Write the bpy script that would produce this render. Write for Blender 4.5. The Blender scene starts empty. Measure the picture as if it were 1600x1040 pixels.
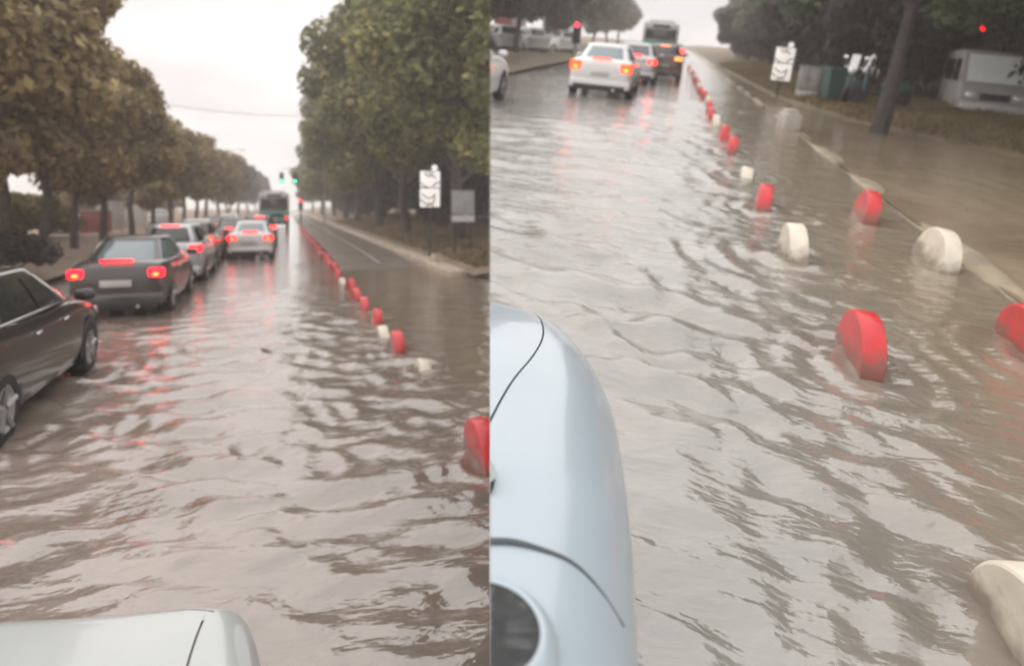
import bpy, bmesh, math, random
import numpy as np
from mathutils import Matrix, Vector

random.seed(7); RNG = np.random.default_rng(7)
SC = bpy.context.scene
COL = SC.collection

# ------------------------------------------------------------------ camera
cam_d = bpy.data.cameras.new('camera'); cam = bpy.data.objects.new('camera', cam_d); COL.objects.link(cam)
CAM = Vector((0, 0, 2.0))
cam.location = CAM; cam.rotation_euler = (math.radians(90), 0, 0)
cam_d.sensor_fit = 'HORIZONTAL'; cam_d.sensor_width = 36; cam_d.lens = 23.625
cam_d.shift_y = -0.125; cam_d.clip_start = 0.05; cam_d.clip_end = 5000
cam_d.dof.use_dof = True; cam_d.dof.focus_distance = 2.2; cam_d.dof.aperture_fstop = 1.7
SC.camera = cam

# ------------------------------------------------------------------ sky, sun, exposure
SUN_EL, SUN_AZ = math.radians(52), math.radians(-60)
W = bpy.data.worlds.new('World'); SC.world = W; W.use_nodes = True
wt = W.node_tree; wt.nodes.clear()
def wn(t, **k):
    n = wt.nodes.new(t)
    for a, b in k.items(): setattr(n, a, b)
    return n
w_out = wn('ShaderNodeOutputWorld'); w_bg = wn('ShaderNodeBackground')
w_sky = wn('ShaderNodeTexSky', sky_type='NISHITA', sun_disc=False, sun_elevation=SUN_EL, sun_rotation=SUN_AZ,
           air_density=1.0, dust_density=4.0)
w_tc = wn('ShaderNodeTexCoord'); w_map = wn('ShaderNodeMapping'); w_map.inputs['Scale'].default_value = (1.6, 1.6, 4.5)
w_n = wn('ShaderNodeTexNoise'); w_n.inputs['Scale'].default_value = 2.3; w_n.inputs['Detail'].default_value = 5; w_n.inputs['Roughness'].default_value = .5
w_r = wn('ShaderNodeValToRGB')
w_r.color_ramp.elements[0].position = .34; w_r.color_ramp.elements[0].color = (6.4, 6.5, 6.75, 1)
w_r.color_ramp.elements[1].position = .66; w_r.color_ramp.elements[1].color = (10.9, 10.8, 10.5, 1)
w_mix = wn('ShaderNodeMix', data_type='RGBA'); w_mix.inputs[0].default_value = .93
L_ = wt.links.new
L_(w_tc.outputs['Generated'], w_map.inputs['Vector']); L_(w_map.outputs[0], w_n.inputs['Vector'])
L_(w_n.outputs['Fac'], w_r.inputs['Fac'])
L_(w_sky.outputs[0], w_mix.inputs[6]); L_(w_r.outputs[0], w_mix.inputs[7])
L_(w_mix.outputs[2], w_bg.inputs['Color']); w_bg.inputs['Strength'].default_value = 0.1
L_(w_bg.outputs[0], w_out.inputs['Surface'])
sun_d = bpy.data.lights.new('sun', 'SUN'); sun = bpy.data.objects.new('sun', sun_d); COL.objects.link(sun)
sun_d.energy = 1.5; sun_d.angle = math.radians(130); sun_d.color = (1, .97, .93)
sd = Vector((math.sin(SUN_AZ) * math.cos(SUN_EL), math.cos(SUN_AZ) * math.cos(SUN_EL), math.sin(SUN_EL)))
sun.rotation_euler = sd.to_track_quat('Z', 'Y').to_euler(); sun.location = (0, 0, 40)
vs = SC.view_settings
SC.display_settings.display_device = 'sRGB'
vs.view_transform = 'Standard'; vs.look = 'None'; vs.gamma = 1; vs.use_curve_mapping = False; vs.exposure = 0.56
SC.render.engine = 'CYCLES'
cy = SC.cycles
cy.use_denoising = True; cy.max_bounces = 6; cy.diffuse_bounces = 2; cy.glossy_bounces = 3; cy.transmission_bounces = 3
cy.transparent_max_bounces = 6; cy.volume_bounces = 1; cy.caustics_reflective = False; cy.caustics_refractive = False
cy.sample_clamp_indirect = 6; cy.filter_width = 2.0; cy.use_adaptive_sampling = True; cy.adaptive_threshold = .02

# ------------------------------------------------------------------ the two streets
# The level street runs off to the left; the second street climbs a slope to the right of it.
A_L = math.radians(18.925)
M_L = Matrix.Rotation(A_L, 4, 'Z')
M_R = Matrix(((0.9695944679, 0.2295445256, 0.0848285242, -0.1442084911),
              (-0.2012688146, 0.9451833408, -0.2571367662, 0.4371325025),
              (-0.1392028449, 0.2322450495, 0.9626446930, 0.3635040219), (0, 0, 0, 1)))
FR = {'L': M_L, 'R': M_R}
# the level street ends where the climbing one begins: a vertical plane between the two
SEAM_N = Vector((1050, 34, 0)).normalized()
SIDE_OF = {}

# ------------------------------------------------------------------ numeric helpers
def _hash(i, j, s):
    i = i.astype(np.int64); j = j.astype(np.int64)
    h = (i * 374761393 + j * 668265263 + s * 974634251) & 0x7fffffff
    h = ((h ^ (h >> 13)) * 1274126177) & 0x7fffffff
    return ((h ^ (h >> 16)) & 0xffff) / 65535.0
def vnoise(x, y, s=0):
    xi, yi = np.floor(x), np.floor(y); fx, fy = x - xi, y - yi
    fx = fx * fx * fx * (fx * (fx * 6 - 15) + 10); fy = fy * fy * fy * (fy * (fy * 6 - 15) + 10)
    a, b = _hash(xi, yi, s), _hash(xi + 1, yi, s); c, d = _hash(xi, yi + 1, s), _hash(xi + 1, yi + 1, s)
    return (a + (b - a) * fx) * (1 - fy) + (c + (d - c) * fx) * fy - .5
def fbm(x, y, s=0, oct=4):
    t = 0; a = 1.0
    for k in range(oct):
        t = t + a * vnoise(x * 2 ** k, y * 2 ** k, s + k * 17); a *= .5
    return t
def crom(P, n):
    """Catmull-Rom resampling of rows of P to n rows."""
    P = np.asarray(P, float); m = len(P)
    t = np.linspace(0, m - 1, n); i = np.clip(np.floor(t).astype(int), 0, m - 2); f = (t - i)
    sh = (n,) + (1,) * (P.ndim - 1); f = f.reshape(sh)
    p0 = P[np.clip(i - 1, 0, m - 1)]; p1 = P[i]; p2 = P[i + 1]; p3 = P[np.clip(i + 2, 0, m - 1)]
    return .5 * ((2 * p1) + (-p0 + p2) * f + (2 * p0 - 5 * p1 + 4 * p2 - p3) * f * f + (-p0 + 3 * p1 - 3 * p2 + p3) * f ** 3)

# ------------------------------------------------------------------ mesh builder
class MB:
    def __init__(s): s.v = []; s.f = []
    def add(s, vs, fs):
        o = len(s.v); s.v += [tuple(map(float, p)) for p in vs]; s.f += [tuple(i + o for i in f) for f in fs]; return s
    def box(s, x0, x1, y0, y1, z0, z1, b=0.0):
        if b <= 0:
            vs = [(x, y, z) for z in (z0, z1) for y in (y0, y1) for x in (x0, x1)]
            return s.add(vs, [(0, 2, 3, 1), (4, 5, 7, 6), (0, 1, 5, 4), (2, 6, 7, 3), (0, 4, 6, 2), (1, 3, 7, 5)])
        bm = bmesh.new(); bmesh.ops.create_cube(bm, size=1)
        for v in bm.verts:
            v.co = Vector(((x0 + x1) / 2 + v.co.x * (x1 - x0), (y0 + y1) / 2 + v.co.y * (y1 - y0), (z0 + z1) / 2 + v.co.z * (z1 - z0)))
        bmesh.ops.bevel(bm, geom=bm.edges[:], offset=b, segments=2, profile=.5, affect='EDGES')
        bm.verts.index_update()
        s.add([v.co[:] for v in bm.verts], [tuple(v.index for v in f.verts) for f in bm.faces]); bm.free(); return s
    def grid(s, P, closed_u=False, cap=False):
        P = np.asarray(P); n, m = P.shape[:2]; fs = []
        for i in range(n - 1):
            for j in range(m if closed_u else m - 1):
                k = (j + 1) % m
                fs.append((i * m + j, i * m + k, (i + 1) * m + k, (i + 1) * m + j))
        if cap:
            fs.append(tuple(range(m))[::-1]); fs.append(tuple((n - 1) * m + j for j in range(m)))
        return s.add(P.reshape(-1, 3), fs)
    def tube(s, path, r, n=8, cap=True):
        path = [Vector(p) for p in path]; rs = r if isinstance(r, (list, tuple)) else [r] * len(path); rings = []
        for i, p in enumerate(path):
            d = (path[min(i + 1, len(path) - 1)] - path[max(i - 1, 0)]).normalized()
            a = d.orthogonal().normalized() if i == 0 else (pa - d * pa.dot(d)).normalized()
            pa = a; b = d.cross(a)
            rings.append([p + (a * math.cos(2 * math.pi * k / n) + b * math.sin(2 * math.pi * k / n)) * rs[i] for k in range(n)])
        return s.grid(np.array(rings), True, cap)
    def lathe(s, prof, n=24, axis='z', c=(0, 0, 0)):
        P = []
        for (r, h) in prof:
            row = []
            for k in range(n):
                a = 2 * math.pi * k / n; x, y = r * math.cos(a), r * math.sin(a)
                row.append({'z': (x, y, h), 'x': (h, x, y), 'y': (x, h, y)}[axis])
            P.append(row)
        P = np.array(P) + np.array(c)
        return s.grid(P, True, True)
    def ell(s, c, r, n=16, m=10, e=2.0):
        P = []
        sp = lambda t, q: math.copysign(abs(t) ** (2 / q), t)
        for i in range(m + 1):
            ph = -math.pi / 2 + math.pi * i / m * .998 + .0031
            P.append([(c[0] + r[0] * sp(math.cos(ph), e) * sp(math.cos(2 * math.pi * k / n), e),
                       c[1] + r[1] * sp(math.cos(ph), e) * sp(math.sin(2 * math.pi * k / n), e),
                       c[2] + r[2] * sp(math.sin(ph), e)) for k in range(n)])
        return s.grid(np.array(P), True, True)
    def mesh(s, name, smooth=True, ang=35):
        me = bpy.data.meshes.new(name); me.from_pydata(s.v, [], s.f); me.validate(); 
        bm = bmesh.new(); bm.from_mesh(me); bmesh.ops.recalc_face_normals(bm, faces=bm.faces[:]); bm.to_mesh(me); bm.free()
        if smooth:
            me.polygons.foreach_set('use_smooth', [True] * len(me.polygons)); me.set_sharp_from_angle(angle=math.radians(ang))
        return me
    def build(s, name, mat, parent, smooth=True, ang=35, loc=None, rot=None):
        return part(name, s.mesh(name, smooth, ang), mat, parent, loc, rot)

def part(name, me, mat, parent, loc=None, rot=None):
    o = bpy.data.objects.new(name, me); COL.objects.link(o)
    if mat is not None:
        if len(me.materials) == 0: me.materials.append(mat)
        elif me.materials[0] is not mat:
            o.material_slots[0].link = 'OBJECT'; o.material_slots[0].material = mat
    o.parent = parent
    if loc is not None: o.location = loc
    if rot is not None: o.rotation_euler = rot
    return o
def tag(o, label, cat, group=None, kind=None):
    if label: o['label'] = label
    if cat: o['category'] = cat
    if group: o['group'] = group
    if kind: o['kind'] = kind
    return o
def place(o, side, loc, yaw=0.0, tilt=(0, 0), scale=1.0):
    M = FR[side] @ Matrix.Translation(Vector(loc)) @ Matrix.Rotation(yaw, 4, 'Z') @ Matrix.Rotation(tilt[0], 4, 'X') @ Matrix.Rotation(tilt[1], 4, 'Y')
    o.matrix_world = M @ (Matrix.Diagonal((scale, scale, scale, 1)) if not isinstance(scale, tuple) else Matrix.Diagonal((*scale, 1)))
    SIDE_OF[o.name] = side
    return o
def thing(name, side, loc, label, cat, group=None, yaw=0.0, tilt=(0, 0), scale=1.0):
    o = bpy.data.objects.new(name, None); COL.objects.link(o); o.empty_display_size = .2
    tag(o, label, cat, group); place(o, side, loc, yaw, tilt, scale); return o
def solo(name, mb, mat, side, loc, label, cat, group=None, yaw=0.0, tilt=(0, 0), smooth=True, ang=35, kind=None):
    me = mb.mesh(name, smooth, ang) if isinstance(mb, MB) else mb
    o = part(name, me, mat, None); tag(o, label, cat, group, kind); place(o, side, loc, yaw, tilt); return o

# ------------------------------------------------------------------ materials
def nodes(name):
    m = bpy.data.materials.new(name); m.use_nodes = True; nt = m.node_tree
    return m, nt, nt.nodes['Principled BSDF']
def pm(name, c, rough=.5, metal=0.0, var=.15, scale=6.0, bump=0.0, bscale=40.0, coat=0.0, spec=.5, dirt=None):
    m, nt, b = nodes(name)
    tc = nt.nodes.new('ShaderNodeTexCoord'); n = nt.nodes.new('ShaderNodeTexNoise'); n.inputs['Scale'].default_value = scale; n.inputs['Detail'].default_value = 6
    nt.links.new(tc.outputs['Object'], n.inputs['Vector'])
    r = nt.nodes.new('ShaderNodeValToRGB'); lo = [x * (1 - var) for x in c]; hi = [min(1, x * (1 + var)) for x in c]
    if dirt: lo = list(dirt)
    r.color_ramp.elements[0].position = .3; r.color_ramp.elements[0].color = (*lo, 1); r.color_ramp.elements[1].position = .7 if not dirt else .55; r.color_ramp.elements[1].color = (*hi, 1)
    nt.links.new(n.outputs['Fac'], r.inputs['Fac']); nt.links.new(r.outputs[0], b.inputs['Base Color'])
    b.inputs['Roughness'].default_value = rough; b.inputs['Metallic'].default_value = metal
    b.inputs['Specular IOR Level'].default_value = spec
    if coat: b.inputs['Coat Weight'].default_value = coat; b.inputs['Coat Roughness'].default_value = .06
    if bump:
        n2 = nt.nodes.new('ShaderNodeTexNoise'); n2.inputs['Scale'].default_value = bscale; n2.inputs['Detail'].default_value = 5
        nt.links.new(tc.outputs['Object'], n2.inputs['Vector'])
        bp = nt.nodes.new('ShaderNodeBump'); bp.inputs['Strength'].default_value = bump; bp.inputs['Distance'].default_value = .02
        nt.links.new(n2.outputs['Fac'], bp.inputs['Height']); nt.links.new(bp.outputs[0], b.inputs['Normal'])
    return m
def lamp_mat(name, c, e, base=None):
    m, nt, b = nodes(name); base = base or c
    n = nt.nodes.new('ShaderNodeTexVoronoi'); n.inputs['Scale'].default_value = 22
    tc = nt.nodes.new('ShaderNodeTexCoord'); nt.links.new(tc.outputs['Object'], n.inputs['Vector'])
    mx = nt.nodes.new('ShaderNodeMapRange'); mx.inputs['To Min'].default_value = e * 1.25; mx.inputs['To Max'].default_value = e * .7; mx.inputs['From Max'].default_value = .6
    nt.links.new(n.outputs['Distance'], mx.inputs['Value']); nt.links.new(mx.outputs[0], b.inputs['Emission Strength'])
    b.inputs['Base Color'].default_value = (*base, 1); b.inputs['Emission Color'].default_value = (*c, 1); b.inputs['Roughness'].default_value = .3; b.inputs['Specular IOR Level'].default_value = .15
    return m
def glass_mat(name, c, rough=.06):
    m, nt, b = nodes(name)
    b.inputs['Base Color'].default_value = (*c, 1); b.inputs['Roughness'].default_value = rough; b.inputs['Coat Weight'].default_value = .7; b.inputs['Coat Roughness'].default_value = .02
    tc = nt.nodes.new('ShaderNodeTexCoord'); n = nt.nodes.new('ShaderNodeTexNoise'); n.inputs['Scale'].default_value = 60
    nt.links.new(tc.outputs['Object'], n.inputs['Vector'])
    bp = nt.nodes.new('ShaderNodeBump'); bp.inputs['Strength'].default_value = .04; bp.inputs['Distance'].default_value = .01
    nt.links.new(n.outputs['Fac'], bp.inputs['Height']); nt.links.new(bp.outputs[0], b.inputs['Normal'])
    return m
def leaf_mat(name, dark, light, accent, af=.12):
    m, nt, b = nodes(name); L = nt.links.new
    g = nt.nodes.new('ShaderNodeNewGeometry'); r = nt.nodes.new('ShaderNodeValToRGB'); e = r.color_ramp.elements
    e[0].position = 0; e[0].color = (*dark, 1); e[1].position = 1 - af; e[1].color = (*light, 1); x = e.new(1.0); x.color = (*accent, 1)
    tc = nt.nodes.new('ShaderNodeTexCoord'); n = nt.nodes.new('ShaderNodeTexNoise'); n.inputs['Scale'].default_value = .55; n.inputs['Detail'].default_value = 3
    L(tc.outputs['Object'], n.inputs['Vector'])
    ma = nt.nodes.new('ShaderNodeMath'); ma.operation = 'MULTIPLY_ADD'; ma.inputs[1].default_value = 1.9; ma.inputs[2].default_value = -.75
    L(n.outputs['Fac'], ma.inputs[0])
    ad = nt.nodes.new('ShaderNodeMath'); ad.operation = 'MULTIPLY_ADD'; ad.inputs[1].default_value = .75; ad.use_clamp = True
    L(g.outputs['Random Per Island'], ad.inputs[0]); L(ma.outputs[0], ad.inputs[2])
    L(ad.outputs[0], r.inputs['Fac']); L(r.outputs[0], b.inputs['Base Color'])
    b.inputs['Roughness'].default_value = .5; b.inputs['Specular IOR Level'].default_value = .25
    t = nt.nodes.new('ShaderNodeBsdfTranslucent'); L(r.outputs[0], t.inputs['Color'])
    mx = nt.nodes.new('ShaderNodeMixShader'); mx.inputs[0].default_value = .3
    L(b.outputs[0], mx.inputs[1]); L(t.outputs[0], mx.inputs[2]); L(mx.outputs[0], nt.nodes['Material Output'].inputs['Surface'])
    return m
def water_mat(name, c1, c2, bump=.5, rough=.06, s1=4.2, s2=12.0, x_tint=None, ior=2.1):
    m, nt, b = nodes(name); L = nt.links.new
    tc = nt.nodes.new('ShaderNodeTexCoord')
    n = nt.nodes.new('ShaderNodeTexNoise'); n.inputs['Scale'].default_value = .5; n.inputs['Detail'].default_value = 6; n.inputs['Distortion'].default_value = 1.0
    L(tc.outputs['Object'], n.inputs['Vector'])
    r = nt.nodes.new('ShaderNodeValToRGB'); r.color_ramp.elements[0].position = .3; r.color_ramp.elements[1].position = .7
    r.color_ramp.elements[0].color = (*c1, 1); r.color_ramp.elements[1].color = (*c2, 1)
    L(n.outputs['Fac'], r.inputs['Fac']); L(r.outputs[0], b.inputs['Base Color'])
    if x_tint:  # base colour blends to brown with rising X, edge broken by noise
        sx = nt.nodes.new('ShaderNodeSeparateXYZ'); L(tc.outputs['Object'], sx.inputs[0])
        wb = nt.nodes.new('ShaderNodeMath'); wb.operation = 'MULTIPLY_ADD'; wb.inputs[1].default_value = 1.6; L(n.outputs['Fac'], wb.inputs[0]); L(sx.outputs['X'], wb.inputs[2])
        mr = nt.nodes.new('ShaderNodeMapRange'); mr.inputs['From Min'].default_value = x_tint[0] + .8; mr.inputs['From Max'].default_value = x_tint[1] + .8; L(wb.outputs[0], mr.inputs['Value'])
        mx = nt.nodes.new('ShaderNodeMix'); mx.data_type = 'RGBA'; mx.inputs[7].default_value = (*x_tint[2], 1); L(mr.outputs[0], mx.inputs[0]); L(r.outputs[0], mx.inputs[6]); L(mx.outputs[2], b.inputs['Base Color'])
    b.inputs['Roughness'].default_value = rough; b.inputs['IOR'].default_value = ior; b.inputs['Specular IOR Level'].default_value = .5
    mp = nt.nodes.new('ShaderNodeMapping'); mp.inputs['Scale'].default_value = (1.0, 2.1, 1); mp.inputs['Rotation'].default_value = (0, 0, .35)
    L(tc.outputs['Object'], mp.inputs['Vector'])
    a = nt.nodes.new('ShaderNodeTexNoise'); a.inputs['Scale'].default_value = s1; a.inputs['Detail'].default_value = 2; a.inputs['Distortion'].default_value = .3
    d = nt.nodes.new('ShaderNodeTexNoise'); d.inputs['Scale'].default_value = s2; d.inputs['Detail'].default_value = 3; d.inputs['Distortion'].default_value = .2
    L(mp.outputs[0], a.inputs['Vector']); L(mp.outputs[0], d.inputs['Vector'])
    ma = nt.nodes.new('ShaderNodeMath'); ma.operation = 'MULTIPLY_ADD'; ma.inputs[1].default_value = .28; L(d.outputs['Fac'], ma.inputs[0]); L(a.outputs['Fac'], ma.inputs[2])
    bp = nt.nodes.new('ShaderNodeBump'); bp.inputs['Strength'].default_value = bump; bp.inputs['Distance'].default_value = .09
    L(ma.outputs[0], bp.inputs['Height']); L(bp.outputs[0], b.inputs['Normal'])
    return m

MT = {}
MT['water_l'] = water_mat('muddy water warm', (.165, .130, .105), (.265, .212, .178), .22, .06, x_tint=(1.3, 2.4, (.27, .205, .145)))
MT['water_r'] = water_mat('muddy water grey', (.20, .18, .155), (.32, .298, .27), .28, .06, x_tint=(.6, 1.9, (.27, .215, .155)))
MT['pool'] = water_mat('calm pool water', (.24, .18, .12), (.35, .27, .185), .14, .10, ior=1.45)
MT['asphalt'] = pm('wet asphalt', (.27, .225, .19), .25, 0, .25, 1.2, .25, 60)
MT['bed'] = pm('road bed', (.06, .055, .05), .5, 0, .3, 2, .3, 50)
MT['dirt'] = pm('wet verge soil', (.30, .22, .155), .75, 0, .3, 1.3, .7, 14)
MT['dirt_r'] = pm('brown verge soil', (.19, .145, .09), .75, 0, .35, 1.1, .7, 14)
MT['kerb'] = pm('tan kerb concrete', (.55, .45, .36), .65, 0, .2, 3, .3, 40, dirt=(.36, .29, .22))
MT['kerb_r'] = pm('ochre kerb concrete', (.30, .24, .165), .6, 0, .25, 3, .3, 40, dirt=(.22, .19, .155))
MT['paint_white'] = pm('road paint', (.5, .45, .4), .5, 0, .2, 5)
MT['red'] = pm('red separator paint', (.62, .030, .035), .38, 0, .12, 5, .12, 60, coat=.25, dirt=(.50, .04, .04))
MT['cream'] = pm('cream separator paint', (.70, .63, .52), .45, 0, .1, 5, .06, 60, dirt=(.62, .55, .45))
for _k in ('red', 'cream'):
    _nt = MT[_k].node_tree; _b = _nt.nodes['Principled BSDF']; _src = _b.inputs['Base Color'].links[0].from_socket
    _tc = _nt.nodes.new('ShaderNodeTexCoord'); _sx = _nt.nodes.new('ShaderNodeSeparateXYZ'); _nt.links.new(_tc.outputs['Object'], _sx.inputs[0])
    _nz = _nt.nodes.new('ShaderNodeTexNoise'); _nz.inputs['Scale'].default_value = 9; _nz.inputs['Detail'].default_value = 6; _nt.links.new(_tc.outputs['Object'], _nz.inputs['Vector'])
    _ad = _nt.nodes.new('ShaderNodeMath'); _ad.operation = 'MULTIPLY_ADD'; _ad.inputs[1].default_value = -.34; _nt.links.new(_nz.outputs['Fac'], _ad.inputs[0]); _nt.links.new(_sx.outputs['Z'], _ad.inputs[2])
    _mr = _nt.nodes.new('ShaderNodeMapRange'); _mr.inputs['From Min'].default_value = -.10; _mr.inputs['From Max'].default_value = .02; _mr.inputs['To Min'].default_value = .75; _mr.inputs['To Max'].default_value = 0; _nt.links.new(_ad.outputs[0], _mr.inputs['Value'])
    _mx = _nt.nodes.new('ShaderNodeMix'); _mx.data_type = 'RGBA'; _mx.inputs[7].default_value = (.16, .115, .085, 1)
    _nt.links.new(_mr.outputs[0], _mx.inputs[0]); _nt.links.new(_src, _mx.inputs[6]); _nt.links.new(_mx.outputs[2], _b.inputs['Base Color'])
MT['concrete'] = pm('pale concrete', (.48, .43, .38), .7, 0, .15, 4, .3, 50)
MT['black_paint'] = pm('black car paint', (.022, .017, .017), .2, .2, .1, 2, coat=.7)
MT['grey_paint'] = pm('dark grey car paint', (.075, .064, .062), .25, .3, .1, 2, coat=.6)
MT['white_paint'] = pm('white car paint', (.78, .77, .76), .3, 0, .04, 2, coat=.5)
MT['silver_paint'] = pm('silver car paint', (.5, .5, .5), .3, .5, .05, 2, coat=.5)
MT['brown_paint'] = pm('brown car paint', (.14, .08, .07), .3, .3, .1, 2, coat=.5)
MT['blue_white'] = pm('pale blue car paint', (.40, .465, .51), .3, 0, .03, 3, coat=.6)
MT['warm_white'] = pm('warm white car paint', (.42, .435, .425), .3, 0, .04, 3, coat=.6)
MT['teal'] = pm('teal bus paint', (.07, .44, .36), .35, 0, .08, 2, coat=.3)
MT['teal_bin'] = pm('dark teal plastic', (.035, .10, .095), .5, 0, .15, 3)
MT['glass'] = glass_mat('dark car glass', (.02, .022, .024))
MT['glass_b'] = glass_mat('blue grey car glass', (.13, .18, .2))
MT['painted_sky'] = pm('pale windscreen shade', (.86, .9, .9), .3, 0, .05, 3, coat=.6)  # near-white colour stands in for sky reflection on the van windscreen
MT['tyre'] = pm('tyre rubber', (.022, .021, .02), .8, 0, .2, 8)
MT['rim'] = pm('alloy rim', (.42, .41, .4), .35, .8, .1, 4)
MT['black'] = pm('black plastic', (.02, .02, .021), .5, 0, .15, 6)
MT['chrome'] = pm('chrome trim', (.72, .70, .68), .15, .9, .05, 6)
MT['plate'] = pm('licence plate', (.55, .52, .48), .4, 0, .1, 20)
MT['brake'] = lamp_mat('brake light red', (1, .003, .009), 9.0, (.5, .01, .01))
MT['tail'] = lamp_mat('tail light red', (1, .008, .02), 1.6, (.5, .01, .01))
MT['orange'] = lamp_mat('tail light orange red', (1, .055, .012), 3.0, (.6, .06, .02))
MT['amber'] = lamp_mat('amber indicator', (1, .25, .05), 3., (.6, .2, .05))
MT['green'] = lamp_mat('green signal lens', (.05, 1, .55), 3.0, (.02, .4, .2))
MT['rsig'] = lamp_mat('red signal lens', (1, .04, .10), 3.0, (.4, .02, .03))
MT['gap'] = pm('dark panel gap seal', (.09, .095, .10), .6, 0, .1, 8)
MT['lampoff'] = pm('clear lens', (.7, .72, .72), .15, .2, .08, 8, coat=.6)
MT['darkmetal'] = pm('dark painted steel', (.06, .06, .062), .5, .3, .15, 6)
MT['greymetal'] = pm('grey painted steel', (.36, .34, .33), .5, .0, .12, 4)
MT['lightgrey'] = pm('light grey steel', (.6, .575, .56), .5, .0, .1, 4)
MT['signwhite'] = pm('white sign panel with added glow', (.82, .79, .76), .4, 0, .05, 4)
_b = MT['signwhite'].node_tree.nodes['Principled BSDF']; _b.inputs['Emission Color'].default_value = (1, .93, .88, 1); _b.inputs['Emission Strength'].default_value = .35  # mild glow added to lift the sign panels out of the tree shade
MT['pinkboard'] = pm('faded red board', (.50, .16, .17), .6, 0, .12, 3)
MT['whiteboard'] = pm('white hoarding board', (.72, .69, .68), .6, 0, .1, 2)
MT['bark'] = pm('brown bark', (.10, .075, .062), .85, 0, .35, 5, .8, 20)
MT['bark_d'] = pm('dark wet bark', (.06, .048, .046), .8, 0, .35, 5, .8, 20)
MT['leaf_brown'] = leaf_mat('brown autumn leaves', (.150, .100, .050), (.37, .28, .130), (.64, .50, .24), .15)
MT['leaf_olive'] = leaf_mat('olive leaves', (.080, .088, .030), (.27, .27, .105), (.50, .42, .17), .14)
MT['leaf_green'] = leaf_mat('dark green leaves', (.036, .062, .038), (.165, .235, .125), (.32, .38, .21), .12)
MT['leaf_dusk'] = leaf_mat('grey green leaves', (.045, .070, .050), (.175, .235, .145), (.32, .38, .22), .12)
MT['leaf_far'] = leaf_mat('grey foliage', (0.084, 0.082, 0.070), (0.204, 0.198, 0.156), (0.312, 0.300, 0.216), .1)
MT['leaf_yellow'] = leaf_mat('yellow green leaves', (.17, .14, .055), (.36, .30, .12), (.5, .42, .2), .2)
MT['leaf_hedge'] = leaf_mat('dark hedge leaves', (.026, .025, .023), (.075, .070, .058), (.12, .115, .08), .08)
MT['grass'] = leaf_mat('brown verge grass', (.13, .095, .045), (.26, .20, .095), (.34, .27, .13), .1)

# ------------------------------------------------------------------ ground and water
def sheet(name, side, us, vs_, hfun, mat, kind='structure', flat=False):
    U, V = np.meshgrid(np.asarray(us, float), np.asarray(vs_, float)); H = hfun(U, V) if callable(hfun) else np.full_like(U, hfun)
    n, m = U.shape
    me = bpy.data.meshes.new(name)
    idx = np.arange(n * m).reshape(n, m)
    F = np.stack([idx[:-1, :-1], idx[:-1, 1:], idx[1:, 1:], idx[1:, :-1]], -1).reshape(-1, 4)
    me.vertices.add(n * m); me.vertices.foreach_set('co', np.stack([U, V, H], -1).reshape(-1).astype(np.float32))
    me.loops.add(F.size); me.loops.foreach_set('vertex_index', F.reshape(-1).astype(np.int32))
    me.polygons.add(len(F)); me.polygons.foreach_set('loop_start', np.arange(0, F.size, 4, dtype=np.int32)); me.polygons.foreach_set('loop_total', np.full(len(F), 4, np.int32))
    me.polygons.foreach_set('use_smooth', np.ones(len(F), bool)); me.update()
    o = part(name, me, mat, None); o['kind'] = kind; place(o, side, (0, 0, 0)); return o
def graded(a, b, n, p=2.2):
    t = np.linspace(0, 1, n) ** p; return a + (b - a) * t
RINGS = {3: [(1.51, 5.1), (1.62, 8.2), (1.54, 9.35), (1.51, 11.6), (-2.2, 7.1), (-2.2, 9.5), (-1.95, 14.4)], 11: [(1.33, 1.95), (1.30, 3.98), (1.25, 5.95), (1.19, 7.7), (1.18, 9.6), (1.15, 11.6), (2.47, 4.6), (2.50, 6.4), (2.28, 7.85), (.1, 1.4)]}
def waves(slope, seed, main=1.45, spread=.75, lmin=.20, lmax=.85, boost=None):
    """Wind and wake ripples: a spectrum of crossing wave trains, fading with distance where the mesh gets coarse."""
    rg = np.random.default_rng(seed); n = 46
    lam = lmin * (lmax / lmin) ** rg.random(n); th = main + spread * rg.normal(size=n); ph = rg.random(n) * 6.283
    def f(U, V):
        dist = np.sqrt(U * U + V * V)
        wu = U + .45 * fbm(U * .45, V * .45, seed, 3); wv = V + .45 * fbm(U * .4 + 9, V * .4, seed + 3, 3)
        gust = np.clip(.85 + 2.0 * fbm(U * .34 + 5, V * .26, seed + 21, 3), .10, 2.0)
        h = np.zeros_like(U)
        for l, t, p in zip(lam, th, ph):
            k = 6.283 / l; amp = slope / k * (l / .6) ** .1
            x = np.sin(k * (wu * math.cos(t) + wv * math.sin(t)) + p)
            h += amp * (x + .25 * x * x) * np.clip(1.5 - dist / (l * 30), 0, 1)
        h *= gust
        for (a, b) in RINGS.get(seed, []):
            r = np.sqrt((U - a) ** 2 + ((V - b) * .8 + .12) ** 2) + .05 * fbm(U * 2, V * 2, seed + 40, 2)
            h += .011 * np.cos(6.283 * r / .21) * np.exp(-np.abs(r - .22) / .38) * np.clip(1.2 - dist / 16, 0, 1)
        if boost is not None: h = h * boost(U, V)
        return h - .012
    return f

def ground_l(U, V):
    return np.where(U < -5.5, np.minimum(.10 + (-5.5 - U) * .04, .6), -.22) + .0 * V
sheet('ground', 'L', [-150, -80, -30, -14, -5, 5, 20, 60, 90], list(graded(-1.0, 255, 40, 2)), -.25, MT['bed'])
LW = sheet('flood_water', 'L', np.linspace(-5.6, 5.2, 330), graded(.9, 190, 1100, 2.7), waves(.032, 3, 1.35, .6, boost=lambda U, V: 1 - .65 * np.clip((U - 1.6) / .5, 0, 1)), MT['water_l'])
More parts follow.
